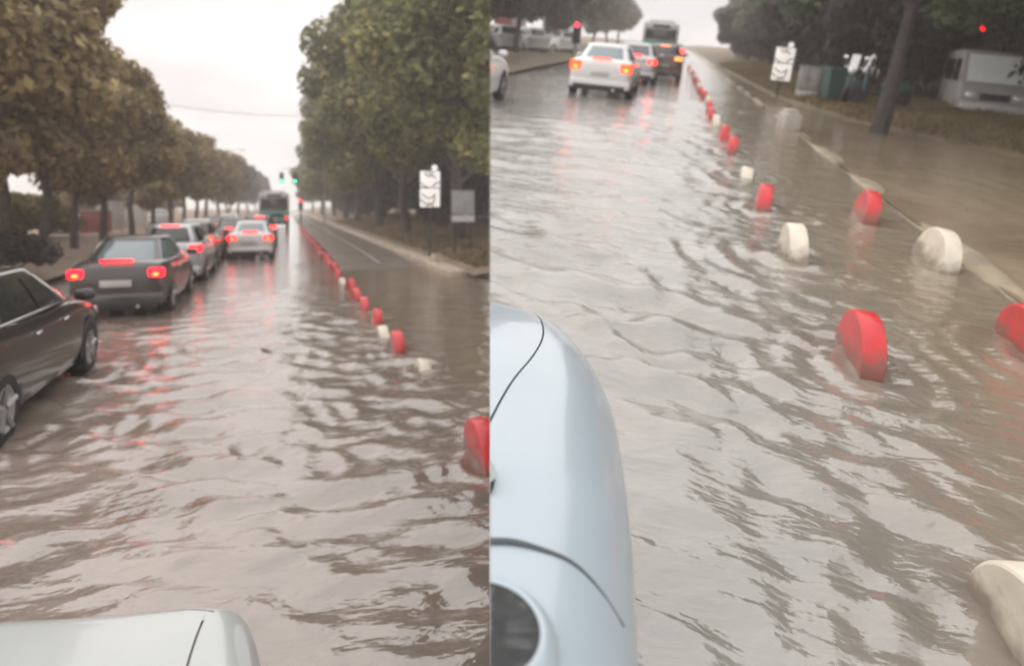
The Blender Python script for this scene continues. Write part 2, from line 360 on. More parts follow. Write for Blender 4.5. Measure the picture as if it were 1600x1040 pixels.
# wet cycle lane beyond the deepest water, with a painted line
sheet('cycle_lane', 'L', np.linspace(1.75, 4.46, 12), graded(12.4, 190, 160, 2.2), lambda U, V: np.clip((V - 24) * .012, -.16, .045) + .03 * fbm(U, V * .5, 21) * np.clip(V - 12.5, 0, 1) + np.clip((V - 13) * .02, 0, .02), MT['asphalt'])
sheet('painted_line', 'L', [3.1, 3.19], graded(23, 95, 60, 2), lambda U, V: np.clip((V - 24) * .012, -.02, .045) + .042 + 0 * V, MT['paint_white'])
def bank_l(U, V):
    w = np.interp(U, [4.9, 5.2, 8, 11, 14, 40, 90], [.10, .14, .42, .95, 1.2, 1.5, 2])
    return w + .10 * fbm(U * .8, V * .8, 31) * np.clip((U - 4.9) / 2, 0, 1)
sheet('verge', 'L', np.concatenate([np.linspace(4.9, 16, 70), np.linspace(17, 90, 20)]), graded(17.5, 250, 150, 2.2), bank_l, MT['dirt'])
kb = MB(); ks = []
for v in list(np.arange(18.2, 60, 1.0)) + list(np.arange(60, 190, 4.0)):
    l = .985 if v < 60 else 3.98
    kb.box(4.42 + random.uniform(-.01, .01), 4.93, v, v + l, -.2, .17 + random.uniform(-.012, .012), .02)
kerb = part('kerb', kb.mesh('kerb'), MT['kerb'], None); kerb['kind'] = 'structure'; place(kerb, 'L', (0, 0, 0))
def bank_ll(U, V):
    w = np.interp(-U, [5.5, 5.8, 9, 14, 30, 120], [.14, .17, .3, .5, .6, .8])
    return w + .08 * fbm(U * .8, V * .8, 33) * np.clip((-U - 5.5) / 2, 0, 1)
sheet('median', 'L', np.concatenate([np.linspace(-120, -20, 20), np.linspace(-19.5, -5.5, 60)]), graded(2, 250, 120, 2.2), bank_ll, MT['dirt'])

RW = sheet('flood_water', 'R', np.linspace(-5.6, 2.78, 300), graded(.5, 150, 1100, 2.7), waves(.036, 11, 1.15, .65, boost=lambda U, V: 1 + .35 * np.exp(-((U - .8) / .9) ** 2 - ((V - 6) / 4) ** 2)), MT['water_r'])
sheet('ground', 'R', [-90, -60, -20, -5, 0, 5, 20, 80, 130], list(graded(-.6, 230, 24, 2.4)), -.3, MT['bed'])
sheet('flooded_pavement', 'R', np.linspace(2.84, 10.0, 110), graded(1.5, 120, 200, 2.4), waves(.016, 15), MT['pool'])
def kerbr(U, V):
    return .002 + .09 * fbm(U * 2, V * .7, 51) - .06 * np.abs((U - 2.9) / .17) ** 3
sheet('kerb', 'R', np.linspace(2.72, 3.08, 12), graded(1.5, 120, 260, 2.2), kerbr, MT['kerb_r'])
def edge_r(V): return np.interp(V, [4, 10, 15.6, 19.8, 26, 60], [9.6, 8.6, 6.9, 4.75, 3.7, 3.3])   # the verge swings in towards the kerb
def bank_r(U, V):
    w = np.interp(U - edge_r(V) + 5.3, [5.0, 5.6, 6.4, 8.5, 12, 60, 200], [-.08, .03, .20, .42, .6, 1.0, 2.0])
    return w + .09 * fbm(U * .9, V * .9, 41) * np.clip((U - edge_r(V)) / 1.5, 0, 1)
sheet('verge', 'R', np.concatenate([np.linspace(3.1, 13, 80), np.linspace(14, 130, 24)]), graded(2, 225, 150, 2.2), bank_r, MT['dirt_r'])
def bank_rl(U, V):
    w = np.interp(-U, [5.5, 5.8, 9, 14, 60, 300], [.10, .14, .2, .2, .3, .4])
    return w + .05 * fbm(U * .8, V * .8, 43)
sheet('median', 'R', np.concatenate([np.linspace(-90, -22, 12), np.linspace(-20, -5.5, 50)]), graded(6, 225, 100, 2.2), bank_rl, MT['dirt_r'])

# ------------------------------------------------------------------ cars
def car(name, side, u, v, label, paint, L=4.5, Wd=1.76, H=1.46, style='sedan', yaw=0.0, tail='brake', glass='glass', third=True, group=None, plate=True, w=-.06, lampsize=(.30, .15), front=False):
    """u, v: middle of the rear bumper; the car points along +v."""
    T = thing(name, side, (u, v, w), label, 'bus' if style == 'bus' else 'car', group, yaw)
    h = Wd / 2
    if style == 'sedan':
        st = [(0, .78, .42, .84), (.015, .88, .33, .97), (.05, .95, .25, 1.03), (.15, 1, .21, 1.04), (.3, 1, .2, 1.0), (.5, 1, .2, .98), (.7, 1, .2, .96), (.84, .98, .21, .88), (.94, .93, .24, .79), (.985, .84, .3, .70), (1, .72, .38, .60)]
        gb, gt = (.13, .76), (.30, .57)
    else:
        st = [(0, .82, .42, .95), (.012, .9, .34, 1.05), (.04, .96, .26, 1.09), (.15, 1, .22, 1.10), (.3, 1, .21, 1.07), (.5, 1, .21, 1.05), (.7, 1, .21, 1.03), (.84, .98, .22, .98), (.94, .94, .25, .88), (.985, .86, .31, .77), (1, .74, .39, .66)]
        gb, gt = (.025, .76), (.10, .56)
    secs = []
    for (y, k, zb, zt) in st:
        a = h * k; d = zt - zb
        half = [(0, zb), (a * .84, zb), (a * .96, zb + .09 * d), (a * .995, zb + .28 * d), (a, zb + .5 * d), (a * .985, zb + .72 * d), (a * .955, zb + .88 * d), (a * .87, zt - .012), (a * .5, zt + .012), (0, zt + .02)]
        secs.append([(x, y * L, z) for x, z in half])
    P = crom(np.array(secs), 44)
    P = np.transpose(crom(np.transpose(P, (1, 0, 2)), 30), (1, 0, 2))
    Q = P[:, 1:-1][:, ::-1].copy(); Q[..., 0] *= -1
    R = np.concatenate([P, Q], 1)
    body = MB().grid(R, True, True).build('body', MT[paint], T, ang=40)
    belt = st[4][3] - .03
    n = 5.0
    def dims(t):
        y0 = (gb[0] + (gt[0] - gb[0]) * t) * L; y1 = (gb[1] + (gt[1] - gb[1]) * t) * L
        if style != 'sedan' : y0 = (gb[0] + (gt[0] - gb[0]) * t ** 1.4) * L
        hw = h * (.915 - .19 * t - .05 * t * t); z = belt + (H - .05 - belt) * (t - .04 * t * t)
        return (y0 + y1) / 2, (y1 - y0) / 2, hw, z
    ring = []
    ths = [2 * math.pi * k / 56 for k in range(56)]
    def row(t, sc=1.0, dz=0.0):
        yc, hl, hw, z = dims(t); o = []
        for th in ths:
            c, s = math.cos(th), math.sin(th)
            o.append((sc * hw * math.copysign(abs(c) ** (2 / n), c), yc + sc * hl * math.copysign(abs(s) ** (2 / n), s), z + dz))
        return o
    rows = [row(t) for t in np.linspace(0, 1, 7)] + [row(1, .975, .022), row(1, .90, .038), row(1, .6, .052), row(1, .2, .058)]
    MB().grid(np.array(rows), True, True).build('roof', MT[paint], T, ang=40)
    def patch(kind, a, b, t0, t1, nm):
        G = []
        for t in np.linspace(t0, t1, 6):
            yc, hl, hw, z = dims(t); r_ = []
            for f in np.linspace(a, b, 9):
                k = (1 - abs(f) ** n) ** (1 / n)
                if kind == 'rear': p = (f * hw, yc - hl * k - .008, z)
                elif kind == 'front': p = (f * hw, yc + hl * k + .008, z)
                else: p = (kind * (hw * k + .008), yc + f * hl, z)
                r_.append(p)
            G.append(r_)
        MB().grid(np.array(G)).build(nm, MT[glass], T)
    patch('rear', -.86, .86, .14, .90, 'rear_window'); patch('front', -.88, .88, .10, .92, 'windshield')
    for s in (1, -1):
        patch(s, -.84, -.04, .12, .88, 'side_window'); patch(s, .02, .84, .12, .88, 'side_window')
    # wheels
    r = .315
    for yy in (.19 * L, .80 * L):
        for s in (1, -1):
            x = s * (h - .10)
            MB().lathe([(.01, -.13), (r + .07, -.13), (r + .07, .104), (.01, .104)], 28, 'x', (x, yy, r)).build('wheel_arch', MT['black'], T) if False else None
            wh = MB().lathe([(r * .55, -.1), (r * .93, -.1), (r, -.06), (r, .07), (r * .94, .108), (r * .70, .108), (r * .66, .09)] if s > 0 else [(r * .66, -.09), (r * .70, -.108), (r * .94, -.108), (r, -.07), (r, .06), (r * .93, .1), (r * .55, .1)], 24, 'x', (x, yy, r)).build('wheel', MT['tyre'], T)
            rm = MB().lathe([(r * .70, s * .085), (r * .62, s * .10), (r * .30, s * .06), (.05, s * .075)], 20, 'x', (x + s * .006, yy, r))
            for k in range(5):
                a = 2 * math.pi * k / 5 + .3
                rm.tube([(x + s * .085, yy + math.cos(a) * .04, r + math.sin(a) * .04), (x + s * .105, yy + math.cos(a) * r * .66, r + math.sin(a) * r * .66)], .026, 6)
            rm.build('rim', MT['rim'], wh)
            ar = MB(); a0 = []
            for k in range(15):
                a = math.radians(-8 + 196 * k / 14)
                a0.append([(s * (h * .992 + .006), yy + q * math.cos(a), r + q * math.sin(a)) for q in (r * .9, r + .075)])
            ar.grid(np.array(a0)).build('wheel_arch', MT['black'], T)
    lw, lh = lampsize
    zt = st[2][3]
    zl = .84 if style == 'sedan' else .95
    for s in (1, -1):
        xa, xb = s * (h * .93 - lw), s * (h * .945)
        tl_ = MB().box(min(xa, xb), max(xa, xb), -.012, .17, zl - lh / 2, zl + lh / 2, .035).build('tail_light', MT[tail], T)
        if tail in ('brake', 'orange'): MB().ell(((xa + xb) / 2, -.012, zl - lh * .18), (lw * .22, .016, lh * .2), 12, 8).build('bulb', MT['amber'], tl_)
        MB().box(*sorted((s * h * .60, s * h * .88)), L - .22, L - .03, .60, .72, .03).build('headlight', MT['lampoff'], T)
        m_ = MB().ell((s * (h + .09), L * .66, belt + .06), (.11, .05, .07), 12, 8, 2.6); m_.build('wing_mirror', MT[paint], T)
        for q in (.36, .56):
            MB().tube([(s * (h * .99 + .01), L * q, .82), (s * (h * .99 + .022), L * q + .08, .825), (s * (h * .99 + .01), L * q + .16, .83)], .013, 6).build('door_handle', MT['chrome' if paint in ('black_paint', 'grey_paint') else paint], T)
        MB().tube([(s * (h * .925), L * (gb[0] + .05), belt + .035), (s * (h * .935), L * .45, belt + .03), (s * (h * .925), L * (gb[1] - .03), belt + .02)], .014, 6).build('window_trim', MT['chrome'], T)
    if third:
        if style == 'sedan': MB().box(-.26, .26, .05, .10, zt + .012, zt + .05, .01).build('brake_light', MT[tail], T)
        else: MB().box(-.22, .22, L * .10 - .02, L * .10 + .04, H - .075, H - .045, .01).build('brake_light', MT[tail], T)
    if plate: MB().box(-.25, .25, -.03, .05, .60, .72, .006).build('license_plate', MT['plate'], T)
    bm_ = MB(); bm_.box(-h * .93, h * .93, -.055, .16, .26, .50, .06); bm_.build('rear_bumper', MT[paint], T)
    MB().box(-h * .80, h * .80, -.062, .10, .20, .37, .03).build('lower_bumper', MT['black'], T)
    MB().box(-h * .5, h * .5, L - .10, L + .008, .42, .56, .03).build('grille', MT['black'], T)
    MB().tube([(h * .45, -.075, .255), (h * .45, .12, .255)], .035, 10).build('exhaust_pipe', MT['chrome'], T)
    return T

G1 = 'cars queuing on the level street'; G2 = 'cars queuing on the street in the right half'
car('car', 'L', -3.07, 5.95, 'black car with chrome window line cut by the left edge', 'black_paint', L=4.35, Wd=1.72, H=1.44, group=G1, w=-.05)
car('car', 'L', -2.78, 13.55, 'dark grey sedan with glowing red brake lights behind the black car', 'grey_paint', L=4.5, Wd=1.6, H=1.46, group=G1, lampsize=(.24, .15), glass='glass_b')
car('car', 'L', -2.72, 18.9, 'pale silver hatchback just ahead of the dark grey sedan', 'silver_paint', L=4.0, Wd=1.66, H=1.58, style='suv', group=G1)
car('car', 'L', -2.85, 24.2, 'brown car ahead of the silver hatchback with orange tail lights', 'brown_paint', L=4.2, Wd=1.66, H=1.5, style='suv', tail='orange', group=G1)
car('car', 'L', -1.1, 26.6, 'white sedan with red lights nearest the empty flooded lane, left half', 'white_paint', L=4.5, Wd=1.66, H=1.45, group=G1, glass='glass_b')
car('car', 'L', -1.05, 35.2, 'dark small car directly behind the green bus, left half', 'grey_paint', L=4.1, Wd=1.68, H=1.52, style='suv', group=G1)
car('car', 'L', -2.0, 31.0, 'dark car half hidden between the brown car and the white sedan, left half', 'grey_paint', L=4.3, Wd=1.66, H=1.5, group=G1)
car('car', 'L', -3.6, 31.5, 'silver car far along the outer lane of the left half queue', 'silver_paint', L=4.4, group=G1)
car('car', 'L', -3.5, 39, 'distant dark car in the outer lane, farther than the silver one', 'grey_paint', L=4.4, group=G1, tail='orange')
car('car', 'L', -3.4, 48, 'distant white car in the outer lane beside the bus', 'white_paint', L=4.4, group=G1)
car('car', 'R', -4.66, 12.1, 'white car cut by the seam on the left of the right half', 'white_paint', L=4.3, Wd=1.78, H=1.6, style='suv', group=G2, w=-.02)
car('car', 'R', -1.85, 18.6, 'white sedan with orange lights and black lower bumper, right half', 'white_paint', L=4.5, Wd=1.78, H=1.46, tail='orange', glass='glass_b', group=G2, lampsize=(.30, .24), w=-.02)
car('car', 'R', -1.35, 25.5, 'silver car mostly hidden ahead of the white sedan, right half', 'silver_paint', L=4.3, Wd=1.7, H=1.5, group=G2, w=-.02)
car('car', 'R', .1, 58, 'distant white car right of the bus with red lights, right half', 'white_paint', L=4.4, Wd=1.7, group=G2, w=-.02, lampsize=(.4, .25))
car('car', 'R', -.35, 29.0, 'brown car with amber lights beside the bus, right half', 'brown_paint', L=4.2, Wd=1.6, H=1.5, style='suv', tail='amber', group=G2, w=-.02)

def bus(side, u, v, label, L=11.0, Wd=2.5, H=3.05):
    T = thing('bus', side, (u, v, -.04), label, 'bus'); h = Wd / 2
    MB().box(-h, h, 0, L, .38, 1.5, .12).build('lower_body', MT['teal'], T)
    MB().box(-h + .02, h - .02, .02, L - .02, 1.48, H, .16).build('upper_body', MT['lightgrey'], T)
    MB().box(-h + .18, h - .18, -.015, .10, 1.62, H - .42, .05).build('rear_window', MT['glass'], T)
    for s in (1, -1):
        for k in range(5):
            y = .7 + k * 2.0
            MB().box(*sorted((s * (h - .06), s * (h - .008))), y, y + 1.8, 1.5, H - .5, .02).build('side_window', MT['glass'], T)
        MB().box(*sorted((s * (h - .34), s * (h - .12))), -.03, .06, .72, 1.12, .03).build('tail_light', MT['tail'], T)
        for y in (2.4, L - 2.6):
            wh = MB().lathe([(.2, -.13), (.46, -.13), (.48, -.08), (.48, .08), (.46, .13), (.2, .13)], 24, 'x', (s * (h - .13), y, .48)).build('wheel', MT['tyre'], T)
            MB().lathe([(.28, s * .10), (.2, s * .136), (.03, s * .12)], 18, 'x', (s * (h - .13), y, .48)).build('rim', MT['rim'], wh)
    MB().box(-.9, .9, 1.2, 3.6, H - .02, H + .2, .06).build('roof_unit', MT['lightgrey'], T)
    MB().box(-h + .06, h - .06, -.07, .2, .36, .6, .04).build('rear_bumper', MT['black'], T)
    MB().box(-.6, .6, -.02, .04, H - .34, H - .14, .015).build('route_display', MT['black'], T)
    MB().box(-.28, .28, -.025, .03, .78, .92, .006).build('license_plate', MT['plate'], T)
    MB().box(-.75, .75, -.02, .05, .98, 1.3, .02).build('engine_grille', MT['black'], T)
    return T
bus('L', -.62, 60.5, 'green city bus at the head of the queue, left half')
bus('R', -1.05, 50.0, 'green city bus ahead of the amber lit car, right half', H=2.8)

# ------------------------------------------------------------------ the camera car's bonnet, once per half
def nose(name, side, label, outline, top, paint, seam_q, q0=.22, drop=.22, skirt=.12, centre_u=-1.05, crown=.05):
    """A bonnet and wing swept along the plan outline (u, v), from the flank round to the nose."""
    T = thing(name, side, (centre_u, .9, 0), label, 'car')
    O = crom(np.array(outline, float), 90)
    Tg = np.gradient(O, axis=0); Tg /= np.linalg.norm(Tg, axis=1)[:, None]
    N = np.stack([-Tg[:, 1], Tg[:, 0]], 1)          # inward (left of travel)
    off = np.array([centre_u, .9, 0])
    def pt(i, q):
        if q <= 0: return None
    topz = np.array([top(p[0], p[1]) for p in O])
    def surf(i, q):
        p = O[i] + N[i] * q
        if q < q0: z = topz[i] - drop * (1 - math.sqrt(max(0, 1 - (1 - q / q0) ** 2)))
        else: z = topz[i] + crown * (1 - math.exp(-(q - q0) * 2.2))
        return np.array([p[0], p[1], z]) - off
    sq = crom(np.array(seam_q, float), len(O)); sq = np.convolve(np.pad(sq, 8, 'edge'), np.ones(17) / 17, 'valid')
    G = []
    for i in range(len(O)):
        lo = [np.array([O[i][0] - N[i][0] * -.0, O[i][1], z]) - off for z in (skirt, skirt + (topz[i] - drop - skirt) * .5)]
        G.append(lo + [surf(i, sq[i] * t) for t in np.linspace(0, 1, 16) ** 1.5] + [surf(i, sq[i] + .001) - np.array([0, 0, .02])])
    MB().grid(np.array(G)).build('wing', MT[paint], T, ang=50)
    G = []
    for i in range(len(O)):
        a = surf(i, sq[i] + .006); tgt = np.array([0, min(O[i][1] - .35, 1.2) - .9, top(centre_u, 1.0) + crown * 1.2])
        rw = [a - np.array([0, 0, .02])]
        for t in np.linspace(0, 1, 14):
            if t == 0: rw.append(a); continue
            q = sq[i] + .008 + t * .12
            b = surf(i, q)
            rw.append(b * (1 - t ** 1.5) + (b * (1 - t) + tgt * t) * t ** 1.5)
        G.append(rw)
    MB().grid(np.array(G)).build('bonnet', MT[paint], T, ang=50)
    # dark seal under the panel gap
    path = [surf(i, sq[i] + .004) - np.array([0, 0, .013]) for i in range(0, len(O), 2)]
    MB().tube(path, .003, 6).build('panel_gap', MT['gap' if side == 'R' else 'greymetal'], T)
    return T, surf
tR, sR = nose('car', 'R', 'pale blue car bonnet and wing at lower left of the right half',
     [(.135, .35), (.115, .7), (.085, 1.0), (.065, 1.2), (.03, 1.47), (-.01, 1.70), (-.08, 1.92), (-.19, 2.14), (-.33, 2.26), (-.53, 2.30), (-.80, 2.31), (-1.2, 2.31)],
     lambda u, v: .86 - .07 * max(0, v - 1.2) - .05 * max(0, v - 1.9), 'blue_white', [.40, .38, .36, .33, .30, .22, .16, .12, .10, .10, .10])
tL, sL = nose('car', 'L', 'warm white car bonnet at the bottom of the left half',
     [(.05, .4), (.02, 1.0), (-.01, 1.4), (-.035, 1.62), (-.058, 1.78), (-.09, 1.86), (-.18, 1.905), (-.30, 1.93), (-.45, 1.96), (-.75, 2.02), (-1.3, 2.04)],
     lambda u, v: 1.015 - .03 * max(0, v - 1.4), 'warm_white', [.20, .20, .17, .13, .09, .07, .06, .06, .06], q0=.10, drop=.12, centre_u=-.8, crown=.03)

# wing mirror and side lamp of the pale blue car
def on_ray_R(px, py, depth):
    q = Vector(((px - 800) / 1050 * depth, depth, -(py - 320) / 1050 * depth)) + CAM
    return M_R.inverted() @ q
off = Vector((-1.05, .9, 0))
def on_wing(u, v, dz=0.0):
    best = min(((i, q) for i in range(0, 45) for q in np.linspace(.005, .39, 60)), key=lambda k: (sR(*k)[0] + off.x - u) ** 2 + (sR(*k)[1] + off.y - v) ** 2)
    p = sR(*best); return Vector((p[0], p[1], p[2] + dz))
gp_ = [on_wing(u, v) for (u, v) in [(-.27, .88), (-.22, .905), (-.18, .93), (-.14, .95), (-.10, .955), (-.05, .945), (-.01, .935), (.03, .925), (.06, .91)]]
gp_ = crom(np.array(gp_), 30); gp_ = np.stack([np.convolve(np.pad(gp_[:, k], 4, 'edge'), np.ones(9) / 9, 'valid') for k in range(3)], 1); gp_[:, 2] += .0025
gp_ = [Vector(p) for p in gp_]
MB().tube(gp_, list(np.linspace(.0075, .002, 30)), 8).build('door_gap', MT['gap'], tR)
wc = on_wing(-.15, .745, .004)
def oval(k, d): return [wc + Vector((.088 * k * math.cos(a), .085 * k * math.sin(a), d)) for a in np.linspace(0, 2 * math.pi, 48)[:-1]]
qw = MB().grid(np.array([oval(k, .006) for k in (.03, .4, .8, .97)]), True, True).build('quarter_window', MT['glass'], tR)
MB().grid(np.array([oval(1.26, -.012), oval(1.18, -.001), oval(1.08, .006), oval(1.0, .010), oval(.95, .007)]), True).build('window_rim', MT['blue_white'], qw, ang=80)
# small clear side lamp on the bonnet edge
MB().ell(Vector((-.245, 1.06, .882)) - off, (.032, .05, .022), 18, 10).build('side_lamp', MT['lampoff'], tR)
MB().ell(Vector((-.245, 1.045, .876)) - off, (.035, .055, .02), 18, 10).build('lamp_bezel', MT['black'], tR)

# ------------------------------------------------------------------ lane separators: half discs of painted concrete
def sep_mesh(R=.315, t=.145):
    mb = MB(); prof = []
    n = 30; rows = []
    for (x, k) in ((-t / 2, .955), (-t / 2 + .007, .985), (-t / 2 + .018, 1.0), (t / 2 - .018, 1.0), (t / 2 - .007, .985), (t / 2, .955)):
        row = [(x, R * k * math.cos(a), .04 + R * k * math.sin(a)) for a in np.linspace(-.5, math.pi + .5, n)]
        rows.append(row)
    mb.grid(np.array(rows))
    mb.add(rows[0], [tuple(range(n))]); mb.add(rows[-1], [tuple(range(n))[::-1]])
    me = mb.mesh('separator', True, 40)
    bm = bmesh.new(); bm.from_mesh(me); bmesh.ops.remove_doubles(bm, verts=bm.verts[:], dist=1e-4); bmesh.ops.recalc_face_normals(bm, faces=bm.faces[:]); bm.to_mesh(me); bm.free()
    me.polygons.foreach_set('use_smooth', [True] * len(me.polygons)); me.set_sharp_from_angle(angle=math.radians(26))
    return me
SEP = sep_mesh()
def separator(side, u, v, colour, label, group, w=0.0, yaw=0, s=1.0, tilt=(0, 0)):
    o = part('lane_separator', SEP, None, None)
    if len(SEP.materials) == 0: SEP.materials.append(MT['cream'])
    o.material_slots[0].link = 'OBJECT'; o.material_slots[0].material = MT[colour]
    tag(o, label, 'lane separator', group); place(o, side, (u, v, w - .055), yaw, (random.uniform(-.16, .16), random.uniform(-.14, .14)), s); return o
GL, GR1 = 'half disc lane separators, left half', 'half disc lane separators, right half'
separator('L', 1.51, 5.1, 'red', 'red half disc lane separator touching the seam, nearest in the left half', GL, .02, 0.025)
separator('L', 1.62, 8.2, 'cream', 'sunken cream lane separator just in front of the red one, left half', GL, -.2, 0.0)
separator('L', 1.54, 9.35, 'red', 'red half disc separator, second nearest red one in the left half', GL, -.04, -0.025)
separator('L', 1.52, 10.5, 'cream', 'cream lane separator between two red ones, left half', GL, -.17, -0.025)
separator('L', 1.51, 11.6, 'red', 'red half disc separator, third nearest red one in the left half', GL, -.06, -0.05)
v = 13.1; k = 0
while v < 62:
    c = 'cream' if k in (3, 9) else 'red'
    separator('L', 1.5 + random.uniform(-.03, .03), v, c, 'distant %s separator in the receding row along the empty lane, left half' % c, 'far %s separators, left half' % c, (-.05 if c == 'red' else -.14) + random.uniform(-.06, .02), random.uniform(-.15, .15))
    v += 1.55 + k * .03; k += 1
separator('R', 1.33, 1.95, 'cream', 'cream half disc separator cut by the lower right edge of the picture', GR1, -.02, .15, .95)
separator('R', 1.30, 3.98, 'red', 'large red half disc separator, nearest whole one in the right half', GR1, .02, 0.02, .88)
separator('R', 1.25, 5.95, 'cream', 'cream half disc separator behind the large red one, right half', GR1, -.03, 0.0)
separator('R', 1.19, 7.7, 'red', 'red separator beyond the cream one in the row beside the lane, right half', GR1, -.05, -0.1)
separator('R', 1.18, 9.6, 'cream', 'half sunken cream separator between two red ones, right half', GR1, -.20, -0.05)
separator('R', 1.15, 11.6, 'red', 'small red separator in the middle of the receding row, right half', GR1, -.05, -0.05)
separator('R', 2.47, 4.6, 'red', 'red separator cut by the right edge of the picture', GR1, -.02, 0.025)
separator('R', 2.50, 6.4, 'cream', 'cream separator of the second row beside the ochre kerb, right half', GR1, .0, 0.05)
separator('R', 2.28, 7.85, 'red', 'red separator of the second row beside the ochre kerb, right half', GR1, .0, -0.05)
v = 13.2; k = 0
while v < 48:
    c = 'red' if k % 3 != 1 else 'cream'
    separator('R', 1.12 + random.uniform(-.03, .03), v, c, 'distant %s separator in the receding row, right half' % c, 'far %s separators, right half' % c, -.06, random.uniform(-.15, .15))
    v += 1.7 + k * .05; k += 1

# ------------------------------------------------------------------ trees and shrubs
def leaf_cloud(name, n, clumps, leaf=(.12, .26), seed=1, flat=.5):
    """clumps: array of (x, y, z, r). n leaf faces spread through them."""
    rg = np.random.default_rng(seed); C = np.asarray(clumps, float)
    wgt = C[:, 3] ** 2; idx = rg.choice(len(C), n, p=wgt / wgt.sum())
    d = rg.normal(size=(n, 3)); d /= np.linalg.norm(d, axis=1)[:, None]
    rr = C[idx, 3] * rg.random(n) ** .42
    p = C[idx, :3] + d * rr[:, None] * np.array([1, 1, .8])
    nrm = d * .7 + rg.normal(size=(n, 3)) * .55 + np.array([0, 0, .35]); nrm /= np.linalg.norm(nrm, axis=1)[:, None]
    a = np.cross(nrm, rg.normal(size=(n, 3))); a /= np.linalg.norm(a, axis=1)[:, None]; b = np.cross(nrm, a)
    s = rg.uniform(leaf[0], leaf[1], n)[:, None]
    q = np.stack([p - a * s, p + b * s * flat, p + a * s, p - b * s * flat], 1)
    q[:, 2] += nrm * s * .25
    me = bpy.data.meshes.new(name)
    me.vertices.add(4 * n); me.vertices.foreach_set('co', q.reshape(-1).astype(np.float32))
    me.loops.add(4 * n); me.loops.foreach_set('vertex_index', np.arange(4 * n, dtype=np.int32))
    me.polygons.add(n); me.polygons.foreach_set('loop_start', np.arange(0, 4 * n, 4, dtype=np.int32)); me.polygons.foreach_set('loop_total', np.full(n, 4, np.int32))
    me.update(); return me
def tree_proto(seed, H, R, zb, nleaf, kind='round', leaf=(.13, .27), trunk_r=.16):
    rg = np.random.default_rng(seed); cl = []; limbs = MB()
    zc = (H + zb) / 2; hz = (H - zb) / 2
    tr = [(0, 0, -.4), (rg.normal() * .05, rg.normal() * .05, zb * .5), (rg.normal() * .12, rg.normal() * .12, zb), (rg.normal() * .2, rg.normal() * .2, zb + hz * .8), (rg.normal() * .3, rg.normal() * .3, H - hz * .35)]
    if kind == 'cone': tr = [(0, 0, -.4), (0, 0, zb), (0, 0, H * .6), (0, 0, H * .97)]
    limbs.tube(tr, [trunk_r * 1.25, trunk_r, trunk_r * .85, trunk_r * .5, trunk_r * .15][:len(tr)], 9)
    m = {'round': 46, 'open': 30, 'cone': 30}[kind]
    for i in range(m):
        if kind != 'cone':
            d = rg.normal(size=3); d /= np.linalg.norm(d); r = rg.random() ** .35 * .82
            x, y, z = d[0] * R * r, d[1] * R * r, zc + d[2] * hz * r
            k = R * rg.uniform(.20, .36) * (.82 if kind == 'open' else 1)
        else:
            t = rg.random(); z = zb + (H - zb) * t; a = rg.random() * 6.28; q = R * (1 - t) * .62
            x, y = q * math.cos(a), q * math.sin(a); k = R * (.13 + .38 * (1 - t))
        cl.append((x, y, z, k))
        if i % 3 == 0 and kind != 'cone':
            b = np.array([0, 0, zb + (z - zb) * .35 if z > zb else zb * .9]); e = np.array([x, y, z]); mid = (b + e) / 2 + np.array([0, 0, .2])
            limbs.tube([b, mid, e], [trunk_r * .42, trunk_r * .25, trunk_r * .08], 6)
    return limbs.mesh('trunk'), leaf_cloud('crown', nleaf, cl, leaf, seed + 100)
PROTO = {
    'a': tree_proto(1, 8.6, 3.3, 2.2, 24000, leaf=(.09, .20), trunk_r=.17), 'b': tree_proto(2, 9.0, 3.1, 2.0, 24000, leaf=(.09, .20), trunk_r=.15), 'c': tree_proto(3, 8.2, 3.5, 2.4, 24000, leaf=(.09, .20), trunk_r=.18),
    'd': tree_proto(9, 8.8, 3.6, 2.2, 13000, 'open', leaf=(.09, .19), trunk_r=.16), 'e': tree_proto(12, 9.2, 3.4, 2.2, 13000, 'open', leaf=(.09, .19), trunk_r=.15),
    'spire': tree_proto(4, 9.6, 1.7, 1.2, 9000, 'cone', trunk_r=.14),
    'big1': tree_proto(5, 16, 6.4, 2.3, 52000, leaf=(.13, .27), trunk_r=.33), 'big2': tree_proto(6, 17, 6.0, 2.4, 52000, leaf=(.13, .27), trunk_r=.3),
    'big3': tree_proto(8, 15, 5.2, 3.0, 50000, leaf=(.12, .25), trunk_r=.27),
}
def tree(side, kind, u, v, leaf, label, group, w=0.0, yaw=None, s=1.0, bark='bark'):
    T = thing('spire_tree' if kind == 'spire' else 'tree', side, (u, v, w), label, 'tree', group, random.uniform(0, 6.28) if yaw is None else yaw, scale=s)
    tr, cr = PROTO[kind]
    part('trunk', tr, MT[bark], T); part('crown', cr, MT[leaf], T); return T
def shrub_proto(seed, rx, ry, h, n, leaf=(.06, .13)):
    rg = np.random.default_rng(seed); cl = []; st = MB()
    for i in range(22):
        a = rg.random() * 6.28; r = rg.random() ** .5 * .75; z = h * (.28 + .52 * rg.random())
        cl.append((rx * r * math.cos(a), ry * r * math.sin(a), z, min(rx, ry, h) * rg.uniform(.28, .42)))
        if i % 3 == 0: st.tube([(0, 0, -.15), (cl[-1][0] * .5, cl[-1][1] * .5, z * .5), cl[-1][:3]], [.035, .02, .008], 5)
    return st.mesh('stems'), leaf_cloud('foliage', n, cl, leaf, seed + 50)
SHR = {'low': shrub_proto(21, 1.3, 1.2, 1.2, 5000), 'mid': shrub_proto(22, 1.9, 1.6, 2.6, 9000, (.08, .17)), 'tall': shrub_proto(23, 2.1, 1.7, 4.2, 13000, (.10, .2))}
